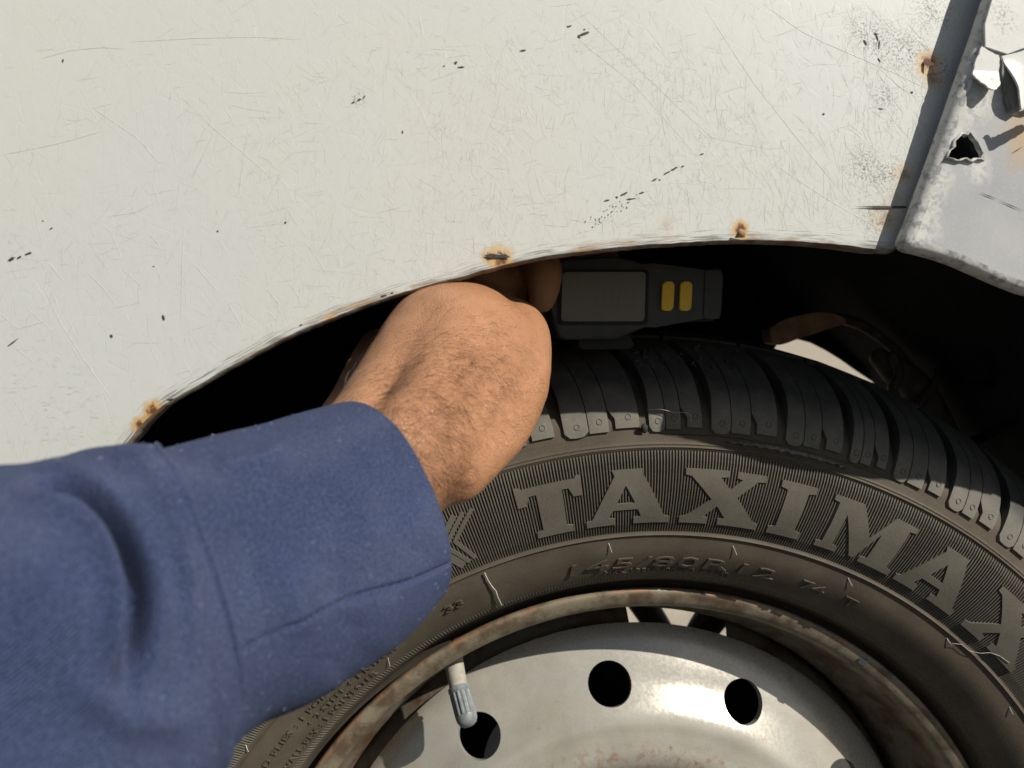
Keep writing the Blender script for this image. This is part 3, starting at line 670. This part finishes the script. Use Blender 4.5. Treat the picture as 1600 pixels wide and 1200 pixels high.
# tread blocks
GR = [-17.2, -9.5, -1.5, 4.4, 11.65, 18.2, 22.9, 29.15, 35.45, 42.2]
a = GR[-1]; seq = [5.6, 6.9, 7.6, 6.2, 7.2, 5.9, 6.6]
i = 0
while a < 360-17.2-9: a += seq[i % 7]; GR.append(a); i += 1
gap = (360-17.2)-GR[-1]
if gap < 4: GR.pop()
GR.append(360-17.2)
def skew(s): return -0.62*((s-S0)/.03)**2.2
def block(bmv, bmf, ta, tb, s0, s1, ns_=11, nt=4, mirror=False, jog_a=0, jog_b=0, round0=0):
    # ta, tb: functions of s giving left/right edge angle
    base = len(bmv); 
    for i_ in range(ns_+1):
        s = s0+(s1-s0)*i_/ns_
        A, B = ta(s), tb(s)
        for j in range(nt+1):
            t = j/nt; th = A+(B-A)*t
            dr = round0*(abs(t*2-1)**4) if i_ == 0 else 0
            edge_ = (i_ in (0, ns_) or j in (0, nt))
            bmv.append(W(s+dr, th, -.0002 if edge_ else 0, mirror))
    top = lambda i_, j: base+i_*(nt+1)+j
    fl = (lambda f_: f_[::-1]) if not mirror else (lambda f_: f_)
    for i_ in range(ns_):
        for j in range(nt): bmf.append(fl((top(i_, j), top(i_, j+1), top(i_+1, j+1), top(i_+1, j))))
    ringi = [(0, j) for j in range(nt+1)] + [(i_, nt) for i_ in range(1, ns_+1)] + [(ns_, j) for j in range(nt-1, -1, -1)] + [(i_, 0) for i_ in range(ns_-1, 0, -1)]
    lowb = len(bmv)
    for (i_, j) in ringi:
        s = s0+(s1-s0)*i_/ns_; bmv.append(W(s, ta(s)+(tb(s)-ta(s))*j/nt, -gdepth(s)-.0006, mirror))
    n_ = len(ringi)
    for q in range(n_):
        q2 = (q+1) % n_; bmf.append(fl((top(*ringi[q2]), top(*ringi[q]), lowb+q, lowb+q2)))
def pip(bmv, bmf, s, th, rad=.0012):
    b = len(bmv); n_ = 10
    for i_ in range(n_):
        a_ = 2*pi*i_/n_
        for rr_, h in ((rad*1.2, -.0001), (rad, .00022), (rad*.8, -.0001)):
            bmv.append(W(s+rr_*sin(a_), th+degrees(rr_*cos(a_)/.25), h))
    for i_ in range(n_):
        i2 = (i_+1) % n_
        for j in range(2): bmf.append((b+i_*3+j, b+i_*3+j+1, b+i2*3+j+1, b+i2*3+j))
hid_v = []; hid_f = []
SHE = S0+.054
rb_ = random.Random(11)
for gi in range(len(GR)-1):
    a0, a1 = GR[gi], GR[gi+1]; P_ = a1-a0; gw = .46
    thn = a0 if a0 < 180 else a0-360
    vis = -40 < thn < 72
    def line(f, jog=0.0):
        return lambda s, f=f, jog=jog: a0+gw+(P_-2*gw)*f + skew(s) + (jog if s-S0 < .0075 else 0)
    def gl(side):
        return lambda s: (a0+gw*(1+.35*smst(.006, .02, s-S0)*(1-smst(.03, .05, s-S0))) if side == 0 else a1-gw*(1+.25*smst(.006, .02, s-S0))) + skew(s)
    sp_ = .045
    f1, f2 = .31+rb_.uniform(-.02, .02), .60+rb_.uniform(-.02, .02)
    pieces = [(gl(0), lambda s, l=line(f1): l(s)-sp_, .0010, .0022), (lambda s, l=line(f1): l(s)+sp_, lambda s, l=line(f2, 0): l(s)-sp_-(.0), .0020, 0), (lambda s, l=line(f2, .55): l(s)+sp_, gl(1), .0030, 0)]
    for (la, lb, ds, rd) in pieces:
        tv, tf = ([], []) if vis else (hid_v, hid_f)
        block(tv, tf, la, lb, S0+ds, SHE, 13 if vis else 7, 5 if vis else 2, round0=rd)
        if vis:
            sm_ = S0+ds+.0042; pip(tv, tf, sm_, la(sm_)*.45+lb(sm_)*.55, .0011)
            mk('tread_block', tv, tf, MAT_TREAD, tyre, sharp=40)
    # centre ribs and the far shoulder
    for (sa, sb, mir, k2) in ((SHE+.005, SE-.003, False, 1), (SHE+.005, SE-.003, True, 1), (S0+.001, SHE, True, 1)):
        vis2 = vis and not mir
        tv, tf = ([], []) if vis2 else (hid_v, hid_f)
        g2 = .18 if sa > S0+.01 else .4
        block(tv, tf, lambda s: a0+g2+skew(min(s, SHE))*1.0, lambda s: a1-g2+skew(min(s, SHE)), sa, sb, 8 if vis2 else 5, 2, mirror=mir)
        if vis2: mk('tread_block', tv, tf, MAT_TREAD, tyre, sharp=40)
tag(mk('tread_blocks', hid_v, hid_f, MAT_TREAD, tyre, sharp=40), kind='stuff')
# torn strip of rubber along the shoulder line
verts = []; faces = []; NT_ = 70
for i in range(NT_):
    th = 6.3+12.5*i/(NT_-1); k = sin(pi*i/(NT_-1))**.5; nz = mnoise.noise((i*.35, 1, 1)); nz2 = mnoise.noise((i*.8, 5, 1))
    c0 = .2350-.0006*nz
    verts += [W(s_of_r(c0+.0012*k+.0005*nz2), th, -.0002), W(s_of_r(c0+.0006*k), th, .0006+.0006*k*(.7+nz)), W(s_of_r(c0-.0005*k-.0006*nz2*k), th, .0011+.0010*k*(.6+nz2)), W(s_of_r(c0-.0008*k-.0010*max(nz, 0)), th, .0004)]
for i in range(NT_-1):
    for j in range(3): faces.append((i*4+j, (i+1)*4+j, (i+1)*4+j+1, i*4+j+1))
o = mk('torn_rubber_strip', verts, faces, plain('scuffed_pale_rubber', (.24, .22, .18), .8, .6, 500), tyre, smooth=False); o['label'] = 'torn pale rubber along the tyre shoulder'
# pale moulding hairs on the lower sidewall
def spew(pts, r=.00016):
    bm = bmesh.new(); P_ = [W(s_of_r(rr_), th, h) for th, rr_, h in pts]; tube(bm, P_, r, 5); bm_obj('rubber_hair', bm, MAT_SPEW, tyre)
def pr_(u, v):       # pixel of the photograph -> (theta, r) on the sidewall
    for i_ in range(900):
        y = -.0797+i_*.00005; p_ = at(u, v, y); r = hypot(p_.x, p_.z)
        if y >= lerp(r, RF1, YF1)-1e-5: return degrees(atan2(p_.x, p_.z)), r
    return degrees(atan2(p_.x, p_.z)), r
for a, b in (((951, 849), (955, 861)), ((1145, 853), (1150, 865)), ((1325, 903), (1330, 914)), ((1479, 997), (1485, 1006)), ((1577, 1105), (1581, 1114)), ((384, 1164), (388, 1172)), ((606, 1028), (608, 1038))):
    p0, p1 = pr_(*a), pr_(*b); spew([(p0[0], p0[1], 0), ((p0[0]+p1[0])/2, (p0[1]+p1[1])/2, .0006), (p1[0], p1[1], .0009)])
J = [pr_(*p) for p in ((757, 894), (762, 905), (768, 914), (774, 921), (777, 931), (783, 943))]
spew([(t, r, .0008) for t, r in J], .00026)
for a, b in ((0, (760, 907)), (2, (775, 930)), (3, (776, 931))): t, r = pr_(*b); spew([(J[a][0], J[a][1], .0008), (t, r, .0006)], .0002)
fb = [pr_(*p) for p in ((1486, 1003), (1500, 1004), (1512, 1014), (1530, 1018), (1545, 1017), (1560, 1022), (1575, 1033))]
spew([(t, r, .0012) for t, r in fb], .00010)

# ------------------------------------------------ steel rim
def revolve(name, prof_, mat, par, n=180, a0=0, a1=2*pi, sharp=50, closed=True):
    verts = []; faces = []; k = len(prof_); m_ = n if closed else n+1
    for i_ in range(m_):
        a = a0+(a1-a0)*i_/n
        for r, y in prof_: verts.append((r*sin(a), y, r*cos(a)))
    for i_ in range(n):
        i2 = (i_+1) % m_
        for j in range(k-1): faces.append((i_*k+j, i_*k+j+1, i2*k+j+1, i2*k+j))
    return mk(name, verts, faces, mat, par, sharp=sharp)
rim = empty('steel_rim', (0, 0, 0)); rim.parent = wheel; rim.matrix_parent_inverse = Matrix.Translation(-wheel.location)
rim['label'] = 'silver painted steel rim with round holes and rusty flange'
def rimparts(): return rim
fl_prof = catmull([(.1655, -.0500), (.1678, -.0535), (.1687, -.0562), (.1684, -.0580), (.1670, -.0586), (.1645, -.0580), (.1620, -.0568), (.1604, -.0550), (.1595, -.0520), (.1586, -.0470)], 5)
revolve('rim_flange', fl_prof, MAT_FLANGE, rim, 220)
br_prof = catmull([(.1586, -.0470), (.1570, -.0400), (.1545, -.0330), (.1500, -.0260), (.1480, -.0180), (.1475, .0150), (.1500, .0300), (.1570, .0400), (.1600, .0520), (.1680, .0580)], 4)
revolve('rim_barrel', br_prof, MAT_BARREL, rim, 180)
# disc, with the skirt broken by slots against the barrel
dc = catmull([(.1392, -.0235), (.1372, -.0262), (.1330, -.0290), (.1260, -.0328), (.1190, -.0362), (.1140, -.0396), (.1090, -.0434), (.1055, -.0452), (.1010, -.0458), (.0960, -.0467), (.0915, -.0474), (.0870, -.0462), (.0820, -.0420), (.0760, -.0340), (.0700, -.0270), (.0600, -.0240), (.0450, -.0235), (.0300, -.0240)], 4)
disc = revolve('wheel_disc', dc, MAT_DISC, rim, 180)
md = disc.modifiers.new('s', 'SOLIDIFY'); md.thickness = .0035; md.offset = 1 
bm = bmesh.new()
for k in range(12):
    th = radians(-5.9+30*k + .5); c0 = Vector((.1193*sin(th), -.037, .1193*cos(th))); nrm = Vector((.36*sin(th), -.93, .36*cos(th))).normalized()
    ad = Vector((cos(th), 0, -sin(th)))
    tube_sections(bm, [(c0-nrm*.02, .0098, .0098, ad), (c0+nrm*.02, .0098, .0098, ad)], 36, False)
    bm.verts.ensure_lookup_table(); n_ = len(bm.verts); bm.faces.new([bm.verts[n_-72+i] for i in range(36)]); bm.faces.new([bm.verts[n_-36+i] for i in range(36)][::-1])
bmesh.ops.recalc_face_normals(bm, faces=bm.faces)
cme = bpy.data.meshes.new('cut'); bm.to_mesh(cme); bm.free(); cut = bpy.data.objects.new('cut', cme); COL.objects.link(cut)
mb = disc.modifiers.new('b', 'BOOLEAN'); mb.object = cut; mb.operation = 'DIFFERENCE'; mb.solver = 'EXACT'
bpy.context.view_layer.update()
me = bpy.data.meshes.new_from_object(disc.evaluated_get(bpy.context.evaluated_depsgraph_get()))
disc.modifiers.clear(); disc.data = me; bpy.data.objects.remove(cut)
me.polygons.foreach_set('use_smooth', [True]*len(me.polygons)); me.set_sharp_from_angle(angle=radians(35))
sk = catmull([(.1392, -.0235), (.1425, -.0195), (.1455, -.0150), (.1474, -.0090), (.1474, -.0040)], 3)
for k in range(4):
    c0 = radians(7+90*k)
    revolve('disc_skirt', sk, MAT_BARREL, rim, 26, c0+radians(13), c0+radians(83.5), closed=False)  # skirt takes the darker barrel steel to paint in its shade
# hub and brake drum behind the disc
revolve('brake_drum', [(.0001, .002), (.118, .002), (.1215, .004), (.1215, .007), (.095, .010), (.092, .055), (.0001, .055)], MAT_DARK, rim, 64, sharp=30)
# paint chip on the flange
th, r = degrees(atan2(at(1345, 1040, -.0590).x, at(1345, 1040, -.0590).z)), .1650
V = []
for i in range(9):
    a = 2*pi*i/9; k = random.Random(i+40).uniform(.8, 1.15)
    rr_ = .1650+.0017*k*sin(a); tt = radians(th+.85*k*cos(a)); V.append((rr_*sin(tt), -.0586, rr_*cos(tt)))
mk('rim_paint_chip', V, [tuple(range(9))], plain('teal_grey_chip', (.035, .045, .045), .6, .2), rim, smooth=False)
# valve
valve = empty('valve', (0, 0, 0)); valve.parent = wheel; valve.matrix_parent_inverse = Matrix.Translation(-wheel.location)
valve['label'] = 'dusty rubber valve stem with grey ribbed cap'
vb, vm, vt = at(699, 985, -.030), at(717, 1076, -.0490), at(733, 1136, -.0585)
bm = bmesh.new(); ax = (vm-vb).normalized()
tube_sections(bm, [(vb, .0052, .0052, Vector((1, 0, 0))), (vb.lerp(vm, .35), .0046, .0046, Vector((1, 0, 0))), (vb.lerp(vm, .7), .0041, .0041, Vector((1, 0, 0))), (vm, .0039, .0039, Vector((1, 0, 0)))], 24)
bm_obj('valve_stem', bm, MAT_VALVE, valve)
bm = bmesh.new(); ax = (vt-vm).normalized(); a_ = (Vector((1, 0, 0))-ax*ax.x).normalized(); b_ = ax.cross(a_); L = (vt-vm).length
rings = []
for t, r, rb2 in ((-.06, .0037, 0), (-.04, .0046, 0), (.06, .0048, 0), (.10, .0044, 0), (.13, .0046, .0005), (.66, .0046, .0005), (.70, .0046, 0), (.82, .0044, 0), (.92, .0036, 0), (.98, .0022, 0), (1.0, .0004, 0)):
    rings.append([bm.verts.new(vm+ax*L*t + (a_*cos(2*pi*j/56)+b_*sin(2*pi*j/56))*(r - (rb2 if j % 4 in (2, 3) else 0))) for j in range(56)])
for r0, r1 in zip(rings, rings[1:]):
    for j in range(56): bm.faces.new((r0[j], r0[(j+1) % 56], r1[(j+1) % 56], r1[j]))
bm.faces.new(rings[-1]); bm_obj('valve_cap', bm, MAT_CAP, valve, sharp=30)

# ------------------------------------------------------------------ gauge held on the tread
GY = -.083
gauge = empty('tread_gauge', at(960, 530, GY+.01))
tag(gauge, 'small black handheld gauge with grey display and two yellow buttons on the tyre', 'gauge')
def slab(name, outline, y0, y1, bev, mat, nres=None, par=gauge, tilt=0.0):
    bm = bmesh.new()
    P_ = [at(u, v, y0) for u, v in outline]
    f0 = [bm.verts.new((p.x, y0, p.z)) for p in P_]; f1 = [bm.verts.new((p.x, y1, p.z)) for p in P_]; n_ = len(P_)
    ft = bm.faces.new(f0); bm.faces.new(f1[::-1])
    for i_ in range(n_): bm.faces.new((f0[i_], f1[i_], f1[(i_+1) % n_], f0[(i_+1) % n_]))
    bmesh.ops.bevel(bm, geom=[e_ for e_ in bm.edges if e_ in ft.edges[:]]+[v_ for v_ in ft.verts], offset=bev, segments=3, affect='EDGES', profile=.6)
    return bm_obj(name, bm, mat, par, sharp=30)
def rrect(u0, v0, u1, v1, r, sk_=0.0, n=5):
    P_ = []
    for cx, cy, a0 in ((u1-r, v0+r, -90), (u1-r, v1-r, 0), (u0+r, v1-r, 90), (u0+r, v0+r, 180)):
        for i_ in range(n+1):
            a = radians(a0+90*i_/n); x, y = cx+r*cos(a), cy+r*sin(a); P_.append((x - sk_*(y-(v0+v1)/2), y))
    return P_
slab('casing', [(864, 420), (872, 409), (885, 404), (962, 400), (975, 402), (1005, 413), (1020, 418), (1118, 417), (1128, 421), (1132, 432), (1129, 485), (1124, 497), (1112, 502), (1024, 505), (1008, 511), (975, 527), (962, 530), (884, 531), (874, 527), (864, 508), (861, 480), (861, 440)], GY, GY+.020, .0016, MAT_CASE)
slab('screen_bezel', rrect(873, 421, 1013, 507, 6, .02), GY-.0012, GY+.002, .0006, MAT_CASE2)
scr = slab('display_screen', rrect(878, 425, 1008, 502, 5, .03), GY-.0018, GY+.001, .0003, MAT_LCD)
scr['label'] = 'grey liquid crystal display window'
for u0 in (932, 955, 978):       # faint unlit digit strokes
    for (a, b, c_, d) in ((u0, 446, u0+13, 448), (u0, 462, u0+13, 464), (u0, 478, u0+13, 480), (u0, 447, u0+2, 463), (u0+11, 447, u0+13, 463), (u0, 464, u0+2, 479), (u0+11, 464, u0+13, 479)):
        yq = GY-.00190; V = [at(a, b, yq), at(c_, b, yq), at(c_, d, yq), at(a, d, yq)]
        mk('display_segment', V, [(0, 3, 2, 1)], MAT_SEG, gauge, smooth=False)
for u0 in (1035, 1063): slab('button', rrect(u0, 440, u0+18, 485.5, 5, .05), GY-.0016, GY+.002, .0007, MAT_YEL)
slab('battery_cover', rrect(1101, 422, 1127, 498, 4, .04), GY-.0006, GY+.002, .0003, MAT_CASE)
slab('gauge_foot', [(905, 528), (985, 522), (992, 540), (985, 546), (912, 547), (903, 540)], GY+.004, GY+.026, .001, MAT_CASE2)

# ------------------------------------------------------------------ arm and hand
bm = bmesh.new()
axd = (pd(725, 555, .248)-pd(602, 718, .205)).normalized()
across = (CR @ Vector((.77, -.64, 0)))
arm = [(pd(430, 890, .188), .020, .017), (pd(520, 800, .197), .0195, .017), (pd(602, 718, .207), .0205, .0205), (pd(668, 640, .230), .0245, .0235), (pd(720, 563, .250), .0268, .0250), (pd(742, 534, .263), .0240, .0195), (pd(755, 512, .280), .0185, .0150), (pd(760, 475, .305), .018, .014), (pd(764, 448, .326), .020, .013)]
ch = smooth_chain(arm, 6)
tube_sections(bm, [(p, a, b, across) for p, a, b in ch], 40)
# heel of the hand rounding out on the right, tendon strip on the left, ulna knob
def blob(pts, n=5, adir=across, seg=20):
    c_ = smooth_chain([(pd(u, v, d), a, b) for u, v, d, a, b in pts], n); tube_sections(bm, [(p, a, b, adir) for p, a, b in c_], seg)
blob([(705, 735, .215, .0105, .010), (748, 680, .227, .0125, .011), (778, 630, .238, .0140, .012), (796, 580, .250, .0142, .013), (800, 530, .262, .0125, .013), (782, 508, .270, .0105, .011), (762, 497, .276, .010, .010)])
blob([(660, 560, .250, .011, .011), (695, 522, .260, .0100, .010), (732, 510, .268, .0085, .0088)])
blob([(516, 672, .232, .0060, .006), (542, 612, .250, .0048, .005), (560, 570, .264, .0042, .005), (582, 532, .280, .004, .006)])
blob([(690, 470, .285, .009, .009), (735, 450, .290, .0125, .012), (785, 442, .300, .0115, .011)], 5, Vector((0, .1, 1)))
# palm, fingers round the back of the gauge, thumb on its left end
blob([(758, 468, .312, .020, .013), (768, 435, .330, .026, .012), (790, 415, .340, .030, .011)], 4, Vector((0, .1, 1)))
FN = []
for k, (v0, L) in enumerate(((372, 1.0), (410, 1.12), (447, 1.05), (482, .85))):
    pts = [(785, v0+15, .335, .0085, .0085), (795+60*L, v0+8, .3345, .0082, .0080), (795+110*L, v0+10, .3345, .0074, .0072), (795+150*L, v0+14, .3300, .0066, .0062)]
    blob(pts, 4, Vector((0, .1, 1)), 14); FN.append(pts[-1])
blob([(768, 415, .328, .011, .010), (800, 398, .315, .0095, .0095), (830, 402, .300, .0086, .0085), (846, 420, .2905, .0078, .0075), (850, 446, .2865, .0070, .0066), (847, 470, .2855, .0052, .0050)], 5, Vector((1, 0, .2)), 18)
bmesh.ops.recalc_face_normals(bm, faces=bm.faces)
tme = bpy.data.meshes.new('a'); bm.to_mesh(tme); bm.free(); tob = bpy.data.objects.new('a', tme); COL.objects.link(tob)
r_ = tob.modifiers.new('r', 'REMESH'); r_.mode = 'VOXEL'; r_.voxel_size = .0011
s_ = tob.modifiers.new('s', 'SMOOTH'); s_.factor = .5; s_.iterations = 26
bpy.context.view_layer.update()
ame = bpy.data.meshes.new_from_object(tob.evaluated_get(bpy.context.evaluated_depsgraph_get())); bpy.data.objects.remove(tob)
# creases and uneven flesh
nrms = [v_.normal.copy() for v_ in ame.vertices]
for v_, nv_ in zip(ame.vertices, nrms):
    p = v_.co.copy(); n_ = mnoise.noise(p*70)*.0006 + mnoise.noise(p*160)*.00022
    u, w_ = px(p)
    if nv_.dot(CAM-p) > 0:
        a_ = ((u-605)*.55+(w_-590)*-.83); b_ = ((u-605)*.83+(w_-590)*.55)
        n_ -= .0032*exp(-(a_/80)**2-(b_/25)**2)
        n_ += .0012*exp(-(a_/95)**2-((b_-55)/26)**2)
        c1 = ((u-730)*.55+(w_-600)*-.83); d1 = ((u-730)*.83+(w_-600)*.55)
        n_ += .0007*exp(-(c1/120)**2-(d1/9)**2) - .0006*exp(-(c1/100)**2-((d1-26)/16)**2)
        n_ += .0006*exp(-((u-826)/24)**2-((w_-512)/26)**2)
    v_.co = p + nv_*n_
person = link('person', ame, MAT_SKIN)
tag(person, 'bare brown hand and wrist in a blue sleeve reaching under the white fender', 'person')
# thumb nail
# arm hairs
ame.update(); rh = random.Random(5); hv = []; hf = []
cand = []
for v_ in ame.vertices:
    if v_.normal.dot(CAM-v_.co) > 0:
        u, w_ = px(v_.co)
        if 530 < u < 860 and 455 < w_ < 815: cand.append((v_.co.copy(), v_.normal.copy(), u, w_))
armd = (pd(725, 555, .25)-pd(602, 718, .215)).normalized()
side = across.normalized()
def dens(u, w_):
    d = exp(-((u-640)/75)**2-((w_-650)/75)**2) + 1.0*exp(-((u-690)/40)**2-((w_-745)/40)**2) + .35*exp(-((u-760)/60)**2-((w_-600)/70)**2) + .5*exp(-((u-700)/60)**2-((w_-560)/60)**2)
    return d
nh_ = 0; tries = 0
while nh_ < 1700 and tries < 60000:
    tries += 1; p, n_, u, w_ = rh.choice(cand)
    if rh.random() > dens(u, w_): continue
    tg = (armd*rh.gauss(.25, .45)+side*rh.gauss(.75, .40)); tg = (tg-n_*tg.dot(n_)).normalized()
    L = rh.uniform(.003, .0085); rad_ = rh.uniform(.000022, .000036); b = len(hv); cv_ = rh.gauss(0, .5); sd_ = n_.cross(tg)
    for i in range(5):
        t = i/4; c_ = p + tg*L*t + n_*(.0010*sin(t*2.6)+.0002) + sd_*L*cv_*t*t*.4; rr_ = rad_*(1-.75*t)
        hv += [c_+sd_*rr_, c_-sd_*rr_*.5+n_*rr_*.9, c_-sd_*rr_*.5-n_*rr_*.9]
    for i in range(4):
        for j in range(3): hf.append((b+i*3+j, b+i*3+(j+1) % 3, b+i*3+3+(j+1) % 3, b+i*3+3+j))
    nh_ += 1
tag(mk('arm_hair', hv, hf, MAT_HAIR, person, smooth=False), kind='stuff')
# sleeve
RG = [((517, 635), (646, 960), .203, .026), ((430, 656), (574, 1032), .190, .028), ((330, 683), (455, 1094), .176, .030), ((232, 706), (352, 1140), .166, .032), ((150, 698), (270, 1225), .158, .034), ((60, 724), (200, 1352), .150, .036), ((-100, 735), (20, 1460), .137, .038), ((-360, 770), (-250, 1620), .122, .040)]
RGs = catmull([(a[0], a[1], b[0], b[1], d, w_) for a, b, d, w_ in RG], 30)
NP_ = 340; sv = []; sf = []; suv = []
cent = [ (pd(q[0], q[1], q[4])+pd(q[2], q[3], q[4]))*.5 for q in RGs]
nr_ = len(RGs)
front = []
along = 0
for i, q in enumerate(RGs):
    A = (pd(q[2], q[3], q[4])-pd(q[0], q[1], q[4]))*.5
    t = (cent[max(i-2, 0)]-cent[min(i+2, nr_-1)]).normalized(); B = t.cross(A).normalized()*q[5]
    if B.dot(CAM-cent[i]) < 0: B = -B
    if i: along += (cent[i]-cent[i-1]).length
    for j in range(NP_):
        a = 2*pi*j/NP_; ca, sa = cos(a), sin(a)
        ex = .85; ca = math.copysign(abs(ca)**ex, ca); sa = math.copysign(abs(sa)**ex, sa)
        sv.append(cent[i]+A*ca+B*sa); suv.append((along, a*.045)); front.append(sin(a))
# fold, seams and wrinkles sculpted into the cloth
CRS = resample(catmull([(20, 752), (80, 765), (140, 792), (185, 838), (209, 900), (215, 955), (209, 1010), (196, 1060), (180, 1100)], 6), 30)
STEP = resample(catmull([(255, 712), (285, 752), (312, 815), (335, 880), (360, 960), (378, 1040), (384, 1090), (368, 1140), (352, 1190)], 6), 30)
GRV = resample(catmull([(378, 1016), (430, 989), (480, 966), (560, 931), (640, 907), (720, 872)], 6), 24)
WR = [([(480, 700), (560, 780), (600, 900)], .0011, 34), ([(420, 860), (470, 930), (470, 1010)], .0010, 34), ([(560, 950), (545, 1010), (510, 1070)], -.0010, 26), ([(610, 915), (600, 970), (575, 1030)], .0008, 24), ([(260, 800), (300, 900), (300, 1050)], .0012, 30), ([(330, 730), (400, 720), (450, 700)], .0012, 16), ([(80, 1050), (200, 1120), (330, 1130)], .0016, 30), ([(500, 860), (530, 900), (520, 950)], -.0010, 26), ([(640, 740), (655, 800), (640, 860)], .0007, 24)]
ctr = []
for i in range(nr_):
    for j in range(NP_):
        idx = i*NP_+j; p = sv[idx]; fr = front[idx]
        if fr < -.25: continue
        nrm = (p-cent[i]).normalized(); u, w_ = px(p); h = 0.0; ft = smst(-.25, .1, fr)
        if -60 < u < 300 and w_ < 1250:
            d, sd_, tt = seg_dist((u, w_), CRS); env = smst(0, .22, tt)*smst(1.0, .72, tt)
            wd = 20 if sd_ > 0 else 15
            h -= .0085*exp(-(d/wd)**2)*env
            h += .0035*exp(-((d-34)/24)**2)*env*(1 if sd_ > 0 else .35)
            h += .004*exp(-((u-90)/120)**2-((w_-930)/130)**2)
        if 180 < u < 460:
            d, sd_, tt = seg_dist((u, w_), STEP); sg = d*sd_      # left of the seam lies on top
            k = smst(-1.5, 1.5, sg) if True else 0
            h += .0012*(k if STEP[0][1] < STEP[-1][1] else 1-k)*smst(95, 10, d) + .0007*exp(-((sg-5)/5)**2)
        if 370 < u < 715:
            d, sd_, tt = seg_dist((u, w_), GRV); h -= .0013*exp(-(d/2.2)**2)
        for pl, am, wd in WR:
            d, sd_, tt = seg_dist((u, w_), pl); h += am*exp(-(d/wd)**2)*smst(0, .3, tt)*smst(1, .7, tt)
        h += .0009*mnoise.noise(p*40) + .0002*mnoise.noise(p*110)
        ctr.append((idx, p+nrm*h*ft))
for idx, p in ctr: sv[idx] = p
for i in range(nr_-1):
    for j in range(NP_): sf.append((i*NP_+j, i*NP_+(j+1) % NP_, (i+1)*NP_+(j+1) % NP_, (i+1)*NP_+j))
# rolled cuff edge and lining
t = (cent[0]-cent[3]).normalized(); b0 = len(sv)
CU = [(.0004, .995), (.0010, .975), (.0009, .95), (.0, .94), (-.008, .93), (-.03, .90)]
for (d, k) in CU:
    for j in range(NP_): p = sv[j]; sv.append(cent[0]+(p-cent[0])*k+t*d); suv.append((d, 2*pi*j/NP_*.045))
prev = 0
for q in range(len(CU)):
    cur = b0+q*NP_
    for j in range(NP_): sf.append((prev+(j+1) % NP_, prev+j, cur+j, cur+(j+1) % NP_))
    prev = cur
sl = mk('sleeve', sv, sf, MAT_FAB, person, uvs=suv); sl['label'] = 'blue cloth sleeve with folds and seams'

# lint caught in the cloth
lv = []; lf = []; rl = random.Random(21); N_ = nr_*NP_
for k in range(520):
    idx = rl.randrange(N_)
    if front[idx] < -.1: continue
    p = sv[idx]; nrm = (p-cent[idx//NP_]).normalized(); tg = Vector((rl.gauss(0, 1), rl.gauss(0, 1), rl.gauss(0, 1))); tg = (tg-nrm*tg.dot(nrm)*.7).normalized(); sd_ = nrm.cross(tg).normalized()
    L = rl.uniform(.0002, .0009); rr_ = rl.uniform(.000022, .00005); b = len(lv)
    for t in (0, .5, 1):
        c_ = p+nrm*(.00008+.0002*t*(1-t))+tg*L*(t-.5)
        lv += [c_+sd_*rr_, c_-sd_*rr_, c_+nrm*rr_*1.5]
    for i in (0, 1):
        for j in range(3): lf.append((b+i*3+j, b+i*3+(j+1) % 3, b+i*3+3+(j+1) % 3, b+i*3+3+j))
tag(mk('lint', lv, lf, plain('pale_lint', (.34, .37, .48), .9, .2), person, smooth=False), kind='stuff')

# ------------------------------------------------------------------ small loose things
bm = bmesh.new(); rr0 = random.Random(9)
for k in range(45):
    t = rr0.random(); th = -2+9.5*t; s = S0+rr0.uniform(.030, .046); R_ = rr0.uniform(.0004, .0013)
    c_ = W(s, th+rr0.gauss(0, .8), R_*.5)
    mt = Matrix.Translation(c_) @ Matrix.Rotation(rr0.uniform(0, 6), 4, 'Y') @ Matrix.Diagonal((R_*rr0.uniform(.7, 1.6), R_*rr0.uniform(.7, 1.3), R_*rr0.uniform(.4, .9), 1))
    bmesh.ops.create_icosphere(bm, subdivisions=1, radius=1, matrix=mt)
for v_ in bm.verts: v_.co += Vector((mnoise.noise(v_.co*3000), mnoise.noise(v_.co*3000+Vector((5, 0, 0))), mnoise.noise(v_.co*3000+Vector((0, 5, 0)))))*.0003
tag(bm_obj('dirt_crumbs', bm, plain('brown_dirt', (.075, .055, .042), .9, .5), None, smooth=False), 'brown dirt crumbs scattered on the tread below the gauge', 'dirt', kind='stuff')
bm = bmesh.new(); bmesh.ops.create_icosphere(bm, subdivisions=2, radius=1, matrix=Matrix.Translation(W(S0+.0025, -1.6, .0006)) @ Matrix.Diagonal((.0014, .0012, .0019, 1)))
for v_ in bm.verts: v_.co += Vector((mnoise.noise(v_.co*900), 0, mnoise.noise(v_.co*900+Vector((3, 3, 3)))))*.0006
tag(bm_obj('pebble', bm, plain('dark_grit', (.03, .028, .025), .8, .4)), 'dark bit of grit stuck in a tread groove beside the sunlit block', 'grit')
bm = bmesh.new(); P_ = [W(S0+.0095, -1.2, .0008), W(S0+.0092, 0.0, .0022), W(S0+.0082, 1.1, .0022), W(S0+.0080, 2.2, .0028), W(S0+.0070, 2.8, .0012), W(S0+.0052, 2.7, .0012)]
P_ = [Vector(q) for q in catmull([tuple(p) for p in P_], 5)]; tube(bm, P_, .00012, 5)
tag(bm_obj('plant_fibre', bm, plain('pale_straw', (.5, .44, .33), .7)), 'thin pale curled fibre lying on the sunlit tread blocks', 'fibre')
